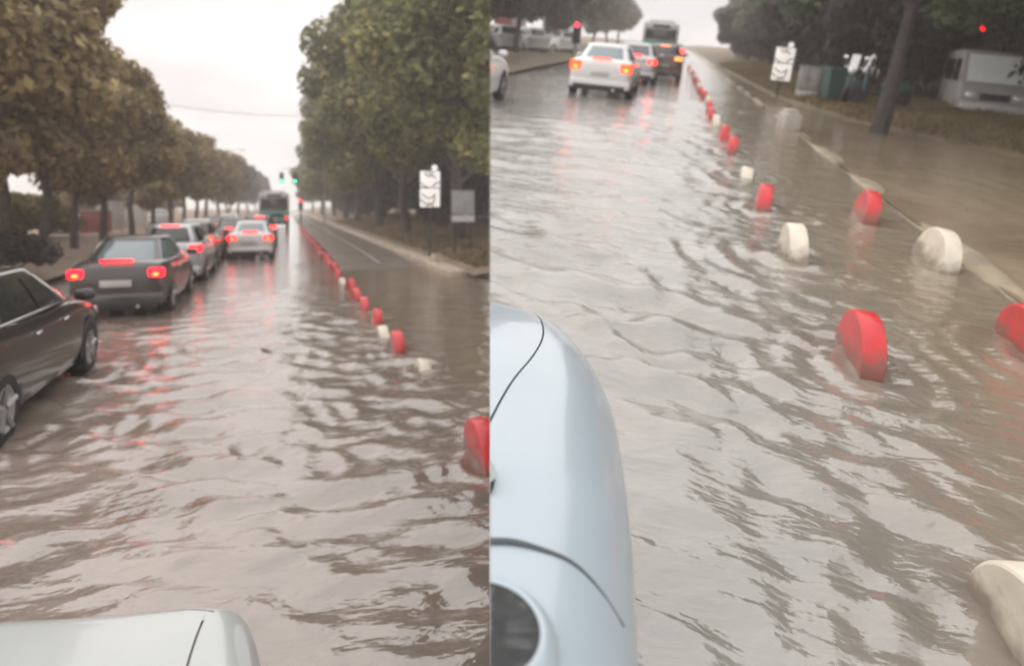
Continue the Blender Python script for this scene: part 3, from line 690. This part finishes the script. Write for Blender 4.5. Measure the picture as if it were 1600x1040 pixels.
def shrub(side, kind, u, v, leaf, label, group, w=0.0, s=1.0):
    T = thing('shrub', side, (u, v, w), label, 'shrub', group, random.uniform(0, 6.28), scale=s)
    a, b = SHR[kind]; part('stems', a, MT['bark_d'], T); part('foliage', b, MT[leaf], T); return T

ORD = 'first second third fourth fifth sixth seventh eighth ninth tenth eleventh twelfth thirteenth fourteenth fifteenth sixteenth'.split()
# left row of the level street
g = 'brown street trees along the left of the left half'
rowL = [(-8.1, 15.5, 'd', 1.05), (-7.9, 19.5, 'a', 1.2), (-7.9, 24.0, 'e', 1.16), (-8.0, 27.8, 'd', 1.08), (-7.9, 31.5, 'e', 1.03), (-8.1, 37, 'a', 1.03), (-8.0, 43, 'd', 1.0), (-8.0, 56, 'c', 1.05), (-7.9, 63, 'e', 1.0), (-7.8, 71, 'd', 1.05), (-7.7, 80, 'c', 1.08), (-7.5, 92, 'a', 1.1), (-7.3, 106, 'b', 1.16), (-6.9, 124, 'c', 1.16), (-6.5, 146, 'a', 1.16), (-6.0, 175, 'b', 1.21)]
for i, (u, v, kd, s) in enumerate(rowL):
    lab = {0: 'brown leaved tree filling the upper left corner', 1: 'tall dense brown tree right of the corner tree, upper left', 2: 'brown street tree with thin top against the sky, third in the row'}.get(i, 'brown street tree, %s from the camera in the row left of the queue' % ORD[i])
    tree('L', kd, u, v, 'leaf_brown' if i < 12 else 'leaf_far', lab, g if i > 2 else None, -.35, s=s)
tree('L', 'spire', -8.0, 49.5, 'leaf_brown', 'narrow pointed tree rising above the left row against the sky', None, .25, s=.98)
for i, (u, v, kd) in enumerate([(-15, 22, 'a'), (-15.5, 29, 'c'), (-15, 68, 'b')]):
    tree('L', kd, u, v, 'leaf_brown', 'brown tree, %s of the second row behind the left street trees' % ORD[i], 'second row of brown trees, left half', -.5, s=.95)
# right side of the level street
gr = 'tall trees on the right of the left half'
for i, (kd, u, v, lf, s, lab) in enumerate([
    ('big1', 7.6, 30, 'leaf_olive', 1.0, 'tall olive brown tree overhanging the lane, forming the sky edge in the left half'),
    ('big2', 10.6, 26.5, 'leaf_olive', .9, 'tall olive tree above the white sign in the left half'),
    ('big3', 9.6, 14.5, 'leaf_green', .95, 'dark green tree cut by the seam at the top of the left half'),
    ('big1', 14.5, 29, 'leaf_olive', .95, None), ('big2', 7.2, 41, 'leaf_olive', 1.0, None), ('big3', 13.5, 42, 'leaf_olive', 1.0, None), ('big1', 7.3, 54, 'leaf_olive', .96, None), ('big2', 7.2, 68, 'leaf_olive', .96, None),
    ('big1', 7.4, 84, 'leaf_olive', .95, None), ('big2', 7.4, 104, 'leaf_olive', .9, None), ('big1', 7.0, 128, 'leaf_olive', .85, None), ('big2', 6.6, 158, 'leaf_far', .8, None), ('big3', 15, 62, 'leaf_olive', 1, None)]):
    tree('L', kd, u, v, lf, lab or 'tall olive tree, %s from the camera on the right of the left half' % ORD[i], gr if lab is None else None, -.3 if u < 9 else .2, s=s)
v = 17.0
while v < 130:
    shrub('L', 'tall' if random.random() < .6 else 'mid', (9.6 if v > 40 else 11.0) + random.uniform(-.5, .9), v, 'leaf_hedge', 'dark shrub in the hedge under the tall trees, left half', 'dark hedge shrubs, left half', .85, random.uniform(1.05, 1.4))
    v += 1.7 if v < 60 else 3.0
for (u, v, kd, s) in [(-11.2, 34.5, 'mid', .85), (-11.6, 37.5, 'mid', .9), (-11.4, 40.2, 'low', 1.5), (-11.0, 31.8, 'mid', .8)]:
    shrub('L', kd, u, v, 'leaf_yellow', 'yellow green shrub behind the left row of trunks', 'yellow shrubs, left half', .35, s)
v = 22.0
while v < 120:
    if 34 < v < 66: v += 2.6; continue
    shrub('L', 'tall', -16.5 + random.uniform(-.8, .8), v, 'leaf_brown', 'brown shrub in the far hedge behind the left trees', 'brown hedge shrubs, left half', .4, random.uniform(.75, 1.0))
    v += 2.6 if v < 60 else 4.0
shrub('L', 'low', -6.6, 20.0, 'leaf_hedge', 'dark rounded bush beside the queue, above the black car', None, .12, 1.0)

# right street: dark trees on the right, greyer ones far on the left
gd_ = 'dark trees along the right of the right half'
for i, (kd, u, v, lf, s, lab) in enumerate([
    ('big3', 4.95, 17.35, 'leaf_dusk', .62, 'dark tree with a thick wet trunk on the brown verge, right half'),
    ('big2', 10.5, 13.5, 'leaf_green', .85, 'dark green tree in the upper right corner'),
    ('big1', 9.8, 22.5, 'leaf_green', .9, 'dark tree above the parked van, right half'),
    ('big1', 7.6, 31, 'leaf_dusk', .88, 'grey green tree above the white sign, right half'), ('big2', 8.6, 41, 'leaf_dusk', .85, None), ('big3', 9, 52, 'leaf_dusk', 1.0, None), ('big1', 9.4, 65, 'leaf_dusk', .85, None), ('big2', 9.6, 82, 'leaf_far', .8, None), ('big1', 9.8, 104, 'leaf_far', .8, None), ('big3', 11.8, 17.5, 'leaf_green', .8, None), ('big2', 13.0, 26.5, 'leaf_green', .85, None), ('big2', 16, 24, 'leaf_green', .9, None), ('big3', 15, 34, 'leaf_green', 1, None), ('big1', 16, 46, 'leaf_green', 1, None)]):
    tree('R', kd, u, v, lf, lab or 'dark tree, %s from the camera on the right of the right half' % ORD[i], gd_ if lab is None else None, .2 if i == 0 else -.7, s=s, bark='bark_d')
v = 9.0
while v < 80:
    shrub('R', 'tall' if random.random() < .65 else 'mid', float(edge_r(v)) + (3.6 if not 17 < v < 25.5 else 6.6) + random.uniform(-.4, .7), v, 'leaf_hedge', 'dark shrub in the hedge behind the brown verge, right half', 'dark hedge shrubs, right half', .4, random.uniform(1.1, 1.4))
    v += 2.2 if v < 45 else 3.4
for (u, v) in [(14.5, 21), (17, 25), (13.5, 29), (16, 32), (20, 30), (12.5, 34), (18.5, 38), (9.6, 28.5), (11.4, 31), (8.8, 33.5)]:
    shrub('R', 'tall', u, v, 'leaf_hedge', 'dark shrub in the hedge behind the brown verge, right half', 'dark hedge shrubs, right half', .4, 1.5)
for i, (u, v, kd, s) in enumerate([(-9.0, 26, 'b', .9), (-9.2, 33, 'a', .92), (-9.0, 40, 'c', .95), (-8.8, 48, 'b', .95), (-9.4, 57, 'a', 1), (-9.4, 67, 'c', 1), (-9.2, 79, 'b', 1), (-9.0, 94, 'a', 1), (-9, 112, 'c', 1), (-19, 46, 'b', 1.2), (-18, 60, 'c', 1.2)]):
    tree('R', kd, u, v, 'leaf_far', 'grey foliage tree, %s from the camera along the top left of the right half' % ORD[i], 'grey trees, right half', -.5, s=s)

# grass on the brown verge
def grass(side, u0, u1, v0, v1, n, hfun, seed, label):
    rg = np.random.default_rng(seed); t = rg.random(n) ** 1.6; V = v0 + (v1 - v0) * t; U = rg.uniform(u0, u1, n)
    U = U + (edge_r(V) - 5.3 if side == 'R' else 0); Z = hfun(U, V); a = rg.uniform(0, 6.28, n); hh = rg.uniform(.05, .16, n); wd = rg.uniform(.012, .03, n); ln = rg.normal(size=(n, 2)) * .05
    p0 = np.stack([U - wd * np.cos(a), V - wd * np.sin(a), Z - .02], -1); p1 = np.stack([U + wd * np.cos(a), V + wd * np.sin(a), Z - .02], -1); p2 = np.stack([U + ln[:, 0], V + ln[:, 1], Z + hh], -1)
    q = np.stack([p0, p1, p2], 1); me = bpy.data.meshes.new('grass')
    me.vertices.add(3 * n); me.vertices.foreach_set('co', q.reshape(-1).astype(np.float32)); me.loops.add(3 * n); me.loops.foreach_set('vertex_index', np.arange(3 * n, dtype=np.int32))
    me.polygons.add(n); me.polygons.foreach_set('loop_start', np.arange(0, 3 * n, 3, dtype=np.int32)); me.polygons.foreach_set('loop_total', np.full(n, 3, np.int32)); me.update()
    o = part('grass', me, MT['grass'], None); tag(o, label, 'grass', None, 'stuff'); place(o, side, (0, 0, 0))
grass('R', 5.6, 9.8, 9, 60, 42000, bank_r, 61, 'short brown grass on the verge of the right half')
grass('L', 5.4, 12, 19, 80, 30000, bank_l, 62, 'sparse brown grass on the verge of the left half')

# ------------------------------------------------------------------ signs, cabinets, signals, lamps
def banner_sign(side, u, v, w0, label, s=1.0, yaw=0.0):
    T = thing('sign', side, (u, v, .1), label, 'sign', None, yaw)
    z0 = w0 - .1
    MB().tube([(0, .06, -.2), (0, .06, z0 + 1.5 * s)], .035, 10).build('post', MT['darkmetal'], T)
    MB().box(-.36 * s, .36 * s, -.02, .02, z0, z0 + .66 * s, .016).build('panel', MT['signwhite'], T)
    MB().box(-.35 * s, .37 * s, -.02, .02, z0 + .70 * s, z0 + 1.28 * s, .016).build('panel', MT['signwhite'], T)
    MB().lathe([(.10 * s, -.02), (.11 * s, 0), (.10 * s, .02)], 20, 'y', (.17 * s, 0, z0 + 1.40 * s)).build('finial_disc', MT['signwhite'], T)
    st = [[(-.30, .50), (-.12, .34), (.06, .34), (.20, .48)], [(-.34, .28), (-.16, .12), (.10, .14), (.16, .30), (.12, .44)], [(-.14, .02), (.02, .10), (.14, .02)],
          [(-.20, 1.24), (-.10, 1.10), (.06, 1.12), (.22, 1.04)], [(-.34, .86), (-.16, .72), (-.06, .70)], [(.10, .72), (.18, .84), (.36, .88)], [(-.08, 1.26), (.02, 1.18), (.16, 1.24)]]
    for p in st:
        P = crom(np.array([(x * s, -.026, z0 + z * s) for x, z in p]), 10)
        MB().tube([tuple(q) for q in P], .022 * s, 6).build('dark_mark', MT['bark'], T)
    return T
banner_sign('L', 5.0, 23.6, 1.92, 'tall white sign with dark strokes beside the kerb, left half')
def cabinet(side, u, v, w, label, yaw=0.0, s=1.0):
    T = thing('utility_cabinet', side, (u, v, w), label, 'cabinet', None, yaw, scale=s)
    MB().box(-.42, .42, -.25, .25, .28, 1.22, .03).build('housing', MT['greymetal'], T)
    MB().box(-.45, .45, -.28, .28, 1.22, 1.27, .015).build('roof_cap', MT['greymetal'], T)
    MB().box(-.41, .41, -.272, .24, .02, .26, .02).build('plinth', MT['lightgrey'], T)
    for s in (-1, 1):
        d = MB().box(*sorted((s * .015, s * .39)), -.268, -.252, .34, 1.16, .006).build('door', MT['greymetal'], T)
        MB().box(*sorted((s * .05, s * .08)), -.285, -.262, .68, .82, .005).build('handle', MT['darkmetal'], d)
    for x in (-.34, .34):
        MB().box(x - .05, x + .05, -.2, .2, -.25, .03, .01).build('foot', MT['black'], T)
    return T
def notice_board(side, u, v, w, label, yaw):
    T = thing('notice_board', side, (u, v, w), label, 'notice board', None, yaw)
    MB().box(-.42, .42, -.03, .03, 1.50, 2.32, .012).build('panel', MT['greymetal'], T)
    MB().box(-.44, .44, -.04, .04, 2.33, 2.38, .012).build('top_rail', MT['greymetal'], T)
    MB().box(-.42, .42, -.034, .03, 1.22, 1.46, .012).build('lower_strip', MT['lightgrey'], T)
    for x in (-.3, .3): MB().tube([(x, .06, -.25), (x, .06, 2.3)], .03, 8).build('post', MT['black'], T)
notice_board('L', 6.32, 24.0, .15, 'grey notice board with pale lower strip, right of the white sign in the left half', -.12)
def block(side, u, v, label, mat='concrete', w=0.0):
    mb = MB(); mb.box(-.2, .2, -.25, .25, -.2, .34, .05); mb.box(-.14, .14, -.18, .18, .32, .42, .03)
    solo('pale_block', mb, MT[mat], side, (u, v, w), label, 'concrete block', yaw=.2)
block('L', 4.72, 21.2, 'pale concrete block at the end of the tan kerb, left half', 'kerb')

def signal(side, u, v, w, label, lens, pole_h, arm=0.0, heads=(0.0,)):
    T = thing('traffic_light', side, (u, v, w), label, 'traffic light')
    MB().tube([(0, 0, -.3), (0, 0, pole_h)], [.11, .07], 10).build('pole', MT['greymetal'], T)
    if arm: MB().tube([(0, 0, pole_h - .1), (arm * .5, 0, pole_h + .15), (arm, 0, pole_h + .2)], [.07, .055, .04], 8).build('arm', MT['greymetal'], T)
    for hx in heads:
        z = pole_h - .55 if not arm else pole_h - .75
        hd = MB().box(hx - .2, hx + .2, -.13, .13, z - .55, z + .55, .04).build('signal_head', MT['black'], T)
        for k in range(3):
            zz = z + .34 - k * .34
            on = (lens == 'rsig' and k == 0) or (lens == 'green' and k == 2)
            MB().lathe([(.005, -.175), (.09, -.17), (.125, -.15), (.13, -.13)], 16, 'y', (hx, 0, zz)).build('lens', MT[lens] if on else MT['black'], hd)
            vz = []
            for a in np.linspace(0, math.pi, 12): vz.append([(hx + .15 * math.cos(a), -.13, zz + .15 * math.sin(a)), (hx + .15 * math.cos(a), -.30, zz + .15 * math.sin(a) - .02)])
            MB().grid(np.array(vz)).build('visor', MT['black'], hd)
    return T
signal('L', 4.2, 72, .1, 'gantry traffic light showing green over the far end of the left half', 'green', 5.4, -4.2, (-4.2, -2.9))
signal('L', 1.75, 68, .1, 'small traffic light showing red beside the far lane, left half', 'rsig', 2.5)
signal('R', -4.75, 34, .0, 'traffic light showing red beyond the white sedan, right half', 'rsig', 2.2)

def street_lamp(side, u, v, w, h, label):
    T = thing('street_lamp', side, (u, v, w), label, 'street lamp')
    MB().tube([(0, 0, -.3), (0, 0, h * .5), (0, 0, h)], [.12, .09, .07], 10).build('pole', MT['lightgrey'], T)
    MB().tube([(0, 0, h - .05), (.5, 0, h + .25), (1.3, 0, h + .3)], [.05, .045, .04], 8).build('arm', MT['lightgrey'], T)
    MB().ell((1.6, 0, h + .28), (.38, .16, .08), 16, 8).build('lamp_head', MT['lightgrey'], T)
    MB().ell((0, 0, h + .1), (.28, .28, .26), 16, 10).build('globe', MT['whiteboard'], T)
street_lamp('L', -5.75, 80, .1, 7.7, 'pale street lamp rising above the far end of the left row')
cab = [(-9 + 17 * t, 36, 7.6 - 1.1 * 4 * t * (1 - t)) for t in np.linspace(0, 1, 24)]
solo('overhead_cable', MB().tube(cab, .011, 6), MT['black'], 'L', (0, 0, 0), 'thin overhead cable crossing the sky of the left half', 'cable')

def board(side, u, v, w, wd, ht, mat, label, group=None, yaw=0.0, z0=.5):
    T = thing('hoarding_board', side, (u, v, w), label, 'board', group, yaw)
    MB().box(-wd / 2, wd / 2, -.03, .03, z0, z0 + ht, .012).build('panel', MT[mat], T)
    MB().box(-wd / 2 - .03, wd / 2 + .03, -.045, .045, z0 + ht, z0 + ht + .06, .01).build('top_rail', MT['lightgrey'], T)
    for s in (-1, 1): MB().tube([(s * wd * .42, .05, -.2), (s * wd * .42, .05, z0 + ht)], .035, 8).build('post', MT['greymetal'], T)
    return T
gb = 'white boards behind the left trunks, left half'
for (u, v, wd, ht, m, lab) in [(-9.8, 43.0, 1.5, 1.2, 'pinkboard', 'faded red board behind the left trunks, left half'), (-9.8, 46.3, 1.5, 1.75, 'whiteboard', 'tall white board right of the faded red one, left half'),
    (-9.8, 51.0, .9, 1.3, 'whiteboard', 'narrow white board beyond the tall one, left half'), (-9.8, 55, 1.0, 1.5, 'whiteboard', 'last white board of the row behind the trunks, left half')]:
    board('L', u, v, .2, wd, ht, m, lab, gb, .35, .25)
gp = 'parked cars beyond the left trees'
for (u, v, lab, yw) in [(-11.5, 43.4, 'nearest white car parked behind the left trunks, left half', .25), (-11.4, 49, 'second white car parked behind the left trunks, left half', .25), (-9.9, 64, 'farthest white car parked beyond the left trees, left half', .1)]:
    car('car', 'L', u, v, lab, 'white_paint', L=4.2, group=gp, w=.15, tail='lampoff', yaw=yw, third=False)
board('R', -11.4, 45.5, .1, 1.2, 1.6, 'pinkboard', 'faded red board at the top left of the right half', None, .3, 1.2)
board('R', -10.7, 46.5, .1, 1.3, 3.2, 'whiteboard', 'tall white board beside the faded red one, right half', None, .3, .2)
board('R', -8.9, 50.5, .1, 1.5, 1.9, 'whiteboard', 'white board left of the red traffic light, right half', None, .3, .5)
gp2 = 'parked white cars at the top left of the right half'
for (u, v, p, lab) in [(-9.6, 40.5, 'white_paint', 'white car parked nearest the tall white board, right half'), (-8.3, 43.0, 'white_paint', 'second white car parked beyond the grey trees, right half'), (-6.9, 47.0, 'white_paint', 'white car parked behind the white sedan, right half')]:
    car('car', 'R', u, v, lab, p, L=4.2, style='suv', H=1.6, group=gp2, w=.1, tail='lampoff', yaw=.7, plate=False, third=False)
# right street furniture
banner_sign('R', 3.85, 26.0, .60, 'tall white sign with dark strokes before the hedge, right half', .9)
cabinet('R', 4.8, 26.0, .12, 'grey utility cabinet right of the white sign, right half', -.1, .86)
block('R', 2.75, 16.2, 'ghost reflection built as a pale block below the white sign, right half', 'concrete')  # windscreen ghost reflection, added as a solid block
def bin_(side, u, v, w, label):
    T = thing('wheeled_bin', side, (u, v, w), label, 'bin', None, .2)
    P = [[(x * k, y * k, z) for (x, y) in ((-.3, -.32), (.3, -.32), (.3, .32), (-.3, .32))] for (z, k) in ((.08, .82), (.5, .92), (.98, 1.0))]
    MB().grid(np.array(P), True, True).build('tub', MT['teal_bin'], T, smooth=False)
    MB().box(-.33, .33, -.36, .36, .98, 1.07, .03).build('lid', MT['teal_bin'], T)
    MB().tube([(-.26, .40, .96), (.26, .40, .96)], .02, 8).build('handle', MT['black'], T)
    for s in (-1, 1): MB().lathe([(.02, -.03), (.1, -.03), (.1, .03), (.02, .03)], 14, 'x', (s * .26, .30, .1)).build('wheel', MT['tyre'], T)
bin_('R', 5.25, 24.2, .2, 'teal wheeled bin beside the parked scooter, right half')
def scooter(side, u, v, w, label, yaw):
    T = thing('scooter', side, (u, v, w), label, 'scooter', None, yaw)
    for y in (-.62, .62):
        wh = MB().lathe([(.15, -.05), (.23, -.05), (.25, 0), (.23, .05), (.15, .05)], 20, 'x', (0, y, .25)).build('wheel', MT['tyre'], T)
        MB().lathe([(.16, -.04), (.03, -.05), (.03, .05), (.16, .04)], 16, 'x', (0, y, .25)).build('rim', MT['rim'], wh)
    MB().ell((0, -.42, .58), (.16, .46, .20), 16, 10, 2.4).build('rear_body', MT['teal_bin'], T)
    MB().ell((0, -.36, .80), (.14, .38, .07), 16, 8, 2.6).build('seat', MT['black'], T)
    MB().box(-.15, .15, -.12, .42, .28, .36, .03).build('footboard', MT['black'], T)
    MB().ell((0, .46, .62), (.17, .06, .30), 14, 10, 2.5).build('leg_shield', MT['teal_bin'], T)
    MB().tube([(0, .62, .25), (0, .52, .7), (0, .44, 1.06)], .03, 8).build('fork', MT['darkmetal'], T)
    MB().tube([(-.34, .34, 1.1), (-.12, .42, 1.08), (.12, .42, 1.08), (.34, .34, 1.1)], .018, 8).build('handlebar', MT['chrome'], T)
    MB().ell((0, .52, .98), (.13, .09, .1), 14, 8).build('headlight', MT['lampoff'], T)
    for s in (-1, 1):
        m_ = MB().tube([(s * .24, .38, 1.1), (s * .30, .40, 1.32)], .01, 6).build('mirror_stalk', MT['chrome'], T)
        MB().ell((s * .32, .40, 1.38), (.09, .02, .06), 12, 8).build('mirror', MT['chrome'], m_)
    ws = [[(x, .56 - .16 * t - .1 * x * x * 4, 1.0 + .48 * t) for x in np.linspace(-.13, .13, 8)] for t in np.linspace(0, 1, 5)]
    MB().grid(np.array(ws)).build('windscreen', MT['painted_sky'], T)
scooter('R', 5.75, 23.4, .25, 'parked scooter with pale windscreen beside the teal bin, right half', 2.5)
scooter('R', 6.25, 22.6, .3, 'second parked scooter closest to the thick trunk, right half', 1.5)

def van(side, u, v, w, label, yaw):
    """Forward-control van; +y is its front."""
    T = thing('van', side, (u, v, w), label, 'van', None, yaw); h = .84
    prof = [(-3.6, .35), (-3.6, 1.75), (-3.45, 1.95), (-.75, 1.98), (-.45, 1.92), (.12, 1.02), (.30, .86), (.38, .55), (.34, .33)]
    xs = [(-h, .96), (-h * .97, .99), (-h * .8, 1), (h * .8, 1), (h * .97, .99), (h, .96)]
    G = [[(x, y * k + (1 - k) * -1.6, .3 + (z - .3) * k) for (y, z) in prof] for (x, k) in xs]
    mb = MB(); mb.grid(np.array(G)); mb.add(G[0], [tuple(range(len(prof)))]); mb.add(G[-1], [tuple(range(len(prof)))[::-1]])
    mb.build('body', MT['greymetal'], T, ang=30)
    def fp(x, t): return (x, -.44 + .55 * t + .014, 1.90 - .86 * t + .012)
    MB().grid(np.array([[fp(x, t) for x in np.linspace(-h * .86, h * .86, 8)] for t in np.linspace(.06, .95, 6)])).build('windshield', MT['painted_sky'], T)
    for s in (-1, 1):
        MB().box(*sorted((s * h * .99, s * (h + .012))), -1.5, -.55, 1.05, 1.7, .004).build('side_window', MT['glass'], T)
        MB().box(*sorted((s * h * .99, s * (h + .012))), -3.2, -1.7, 1.05, 1.7, .004).build('side_window', MT['glass'], T)
        MB().ell((s * h * .68, .33, .72), (.16, .07, .10), 14, 8, 2.6).build('headlight', MT['lampoff'], T)
        MB().ell((s * (h + .16), -.1, 1.3), (.09, .06, .13), 12, 8, 2.6).build('wing_mirror', MT['black'], T)
        for y in (-2.9, -.35):
            wh = MB().lathe([(.16, -.09), (.29, -.09), (.30, 0), (.29, .09), (.16, .09)], 20, 'x', (s * (h - .09), y, .30)).build('wheel', MT['tyre'], T)
            MB().lathe([(.19, s * .08), (.05, s * .094)], 16, 'x', (s * (h - .09), y, .30)).build('rim', MT['rim'], wh)
    MB().box(-h * .95, h * .95, .28, .44, .30, .52, .04).build('front_bumper', MT['lightgrey'], T)
    MB().box(-h * .42, h * .42, .34, .392, .60, .80, .02).build('grille', MT['black'], T)
    MB().box(-.24, .24, .43, .452, .34, .46, .005).build('license_plate', MT['plate'], T)
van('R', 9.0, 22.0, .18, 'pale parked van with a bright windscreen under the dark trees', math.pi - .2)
def reflection_lamp(side, u, v, w, label):  # red windscreen reflection, added as a glowing hanging lamp
    T = thing('red_reflection_lamp', side, (u, v, w), label, 'reflection_lamp')
    MB().ell((0, 0, 0), (.11, .11, .10), 18, 10).build('globe', MT['tail'], T)
    MB().lathe([(.05, .09), (.06, .11), (.05, .12)], 14).build('cap', MT['darkmetal'], T)
    MB().tube([(0, 0, .11), (0, 0, 1.6)], .01, 6).build('cord', MT['black'], T)
reflection_lamp('R', 7.62, 20.0, 2.67, 'red windscreen reflection built as a small round lamp at upper right')

# ------------------------------------------------------------------ the streets end at the plane between them
bpy.context.view_layer.update()
def root_of(o):
    while o.parent: o = o.parent
    return o
nR = SEAM_N
dead = []
for o in list(COL.objects):
    if o.type != 'MESH': continue
    side = SIDE_OF.get(root_of(o).name)
    if side is None: continue
    sgn = 1 if side == 'R' else -1
    mw = o.matrix_world
    ds = [sgn * nR.dot((mw @ Vector(c)) - CAM) for c in o.bound_box]
    if min(ds) >= 0: continue
    if max(ds) <= 0: dead.append(o); continue
    inv = mw.inverted(); co = inv @ CAM; no = (mw.to_3x3().transposed() @ nR).normalized() * sgn
    slots = [(s.link, s.material) for s in o.material_slots]
    if o.data.users > 1: o.data = o.data.copy()
    bm = bmesh.new(); bm.from_mesh(o.data)
    bmesh.ops.bisect_plane(bm, geom=bm.verts[:] + bm.edges[:] + bm.faces[:], plane_co=co, plane_no=no, clear_inner=True, clear_outer=False)
    if len(bm.faces) == 0: dead.append(o)
    bm.to_mesh(o.data); bm.free()
for o in dead:
    for c in list(o.children):
        if c not in dead: dead.append(c)
for o in dead:
    try: bpy.data.objects.remove(o)
    except ReferenceError: pass
for o in list(COL.objects):
    if o.type == 'EMPTY' and not o.children: bpy.data.objects.remove(o)

# ------------------------------------------------------------------ damp air
hz = MB().box(-200, 200, -14, 275, -26, 78)
hm = bpy.data.materials.new('damp air'); hm.use_nodes = True; nt = hm.node_tree; nt.nodes.clear()
ho = nt.nodes.new('ShaderNodeOutputMaterial'); hv = nt.nodes.new('ShaderNodeVolumePrincipled')
hv.inputs['Color'].default_value = (.97, .89, .86, 1); hv.inputs['Density'].default_value = .003; hv.inputs['Anisotropy'].default_value = .2
nt.links.new(hv.outputs[0], ho.inputs['Volume'])
HAZE = True
if HAZE:
    o = part('haze', hz.mesh('haze', False), hm, None); o['kind'] = 'stuff'
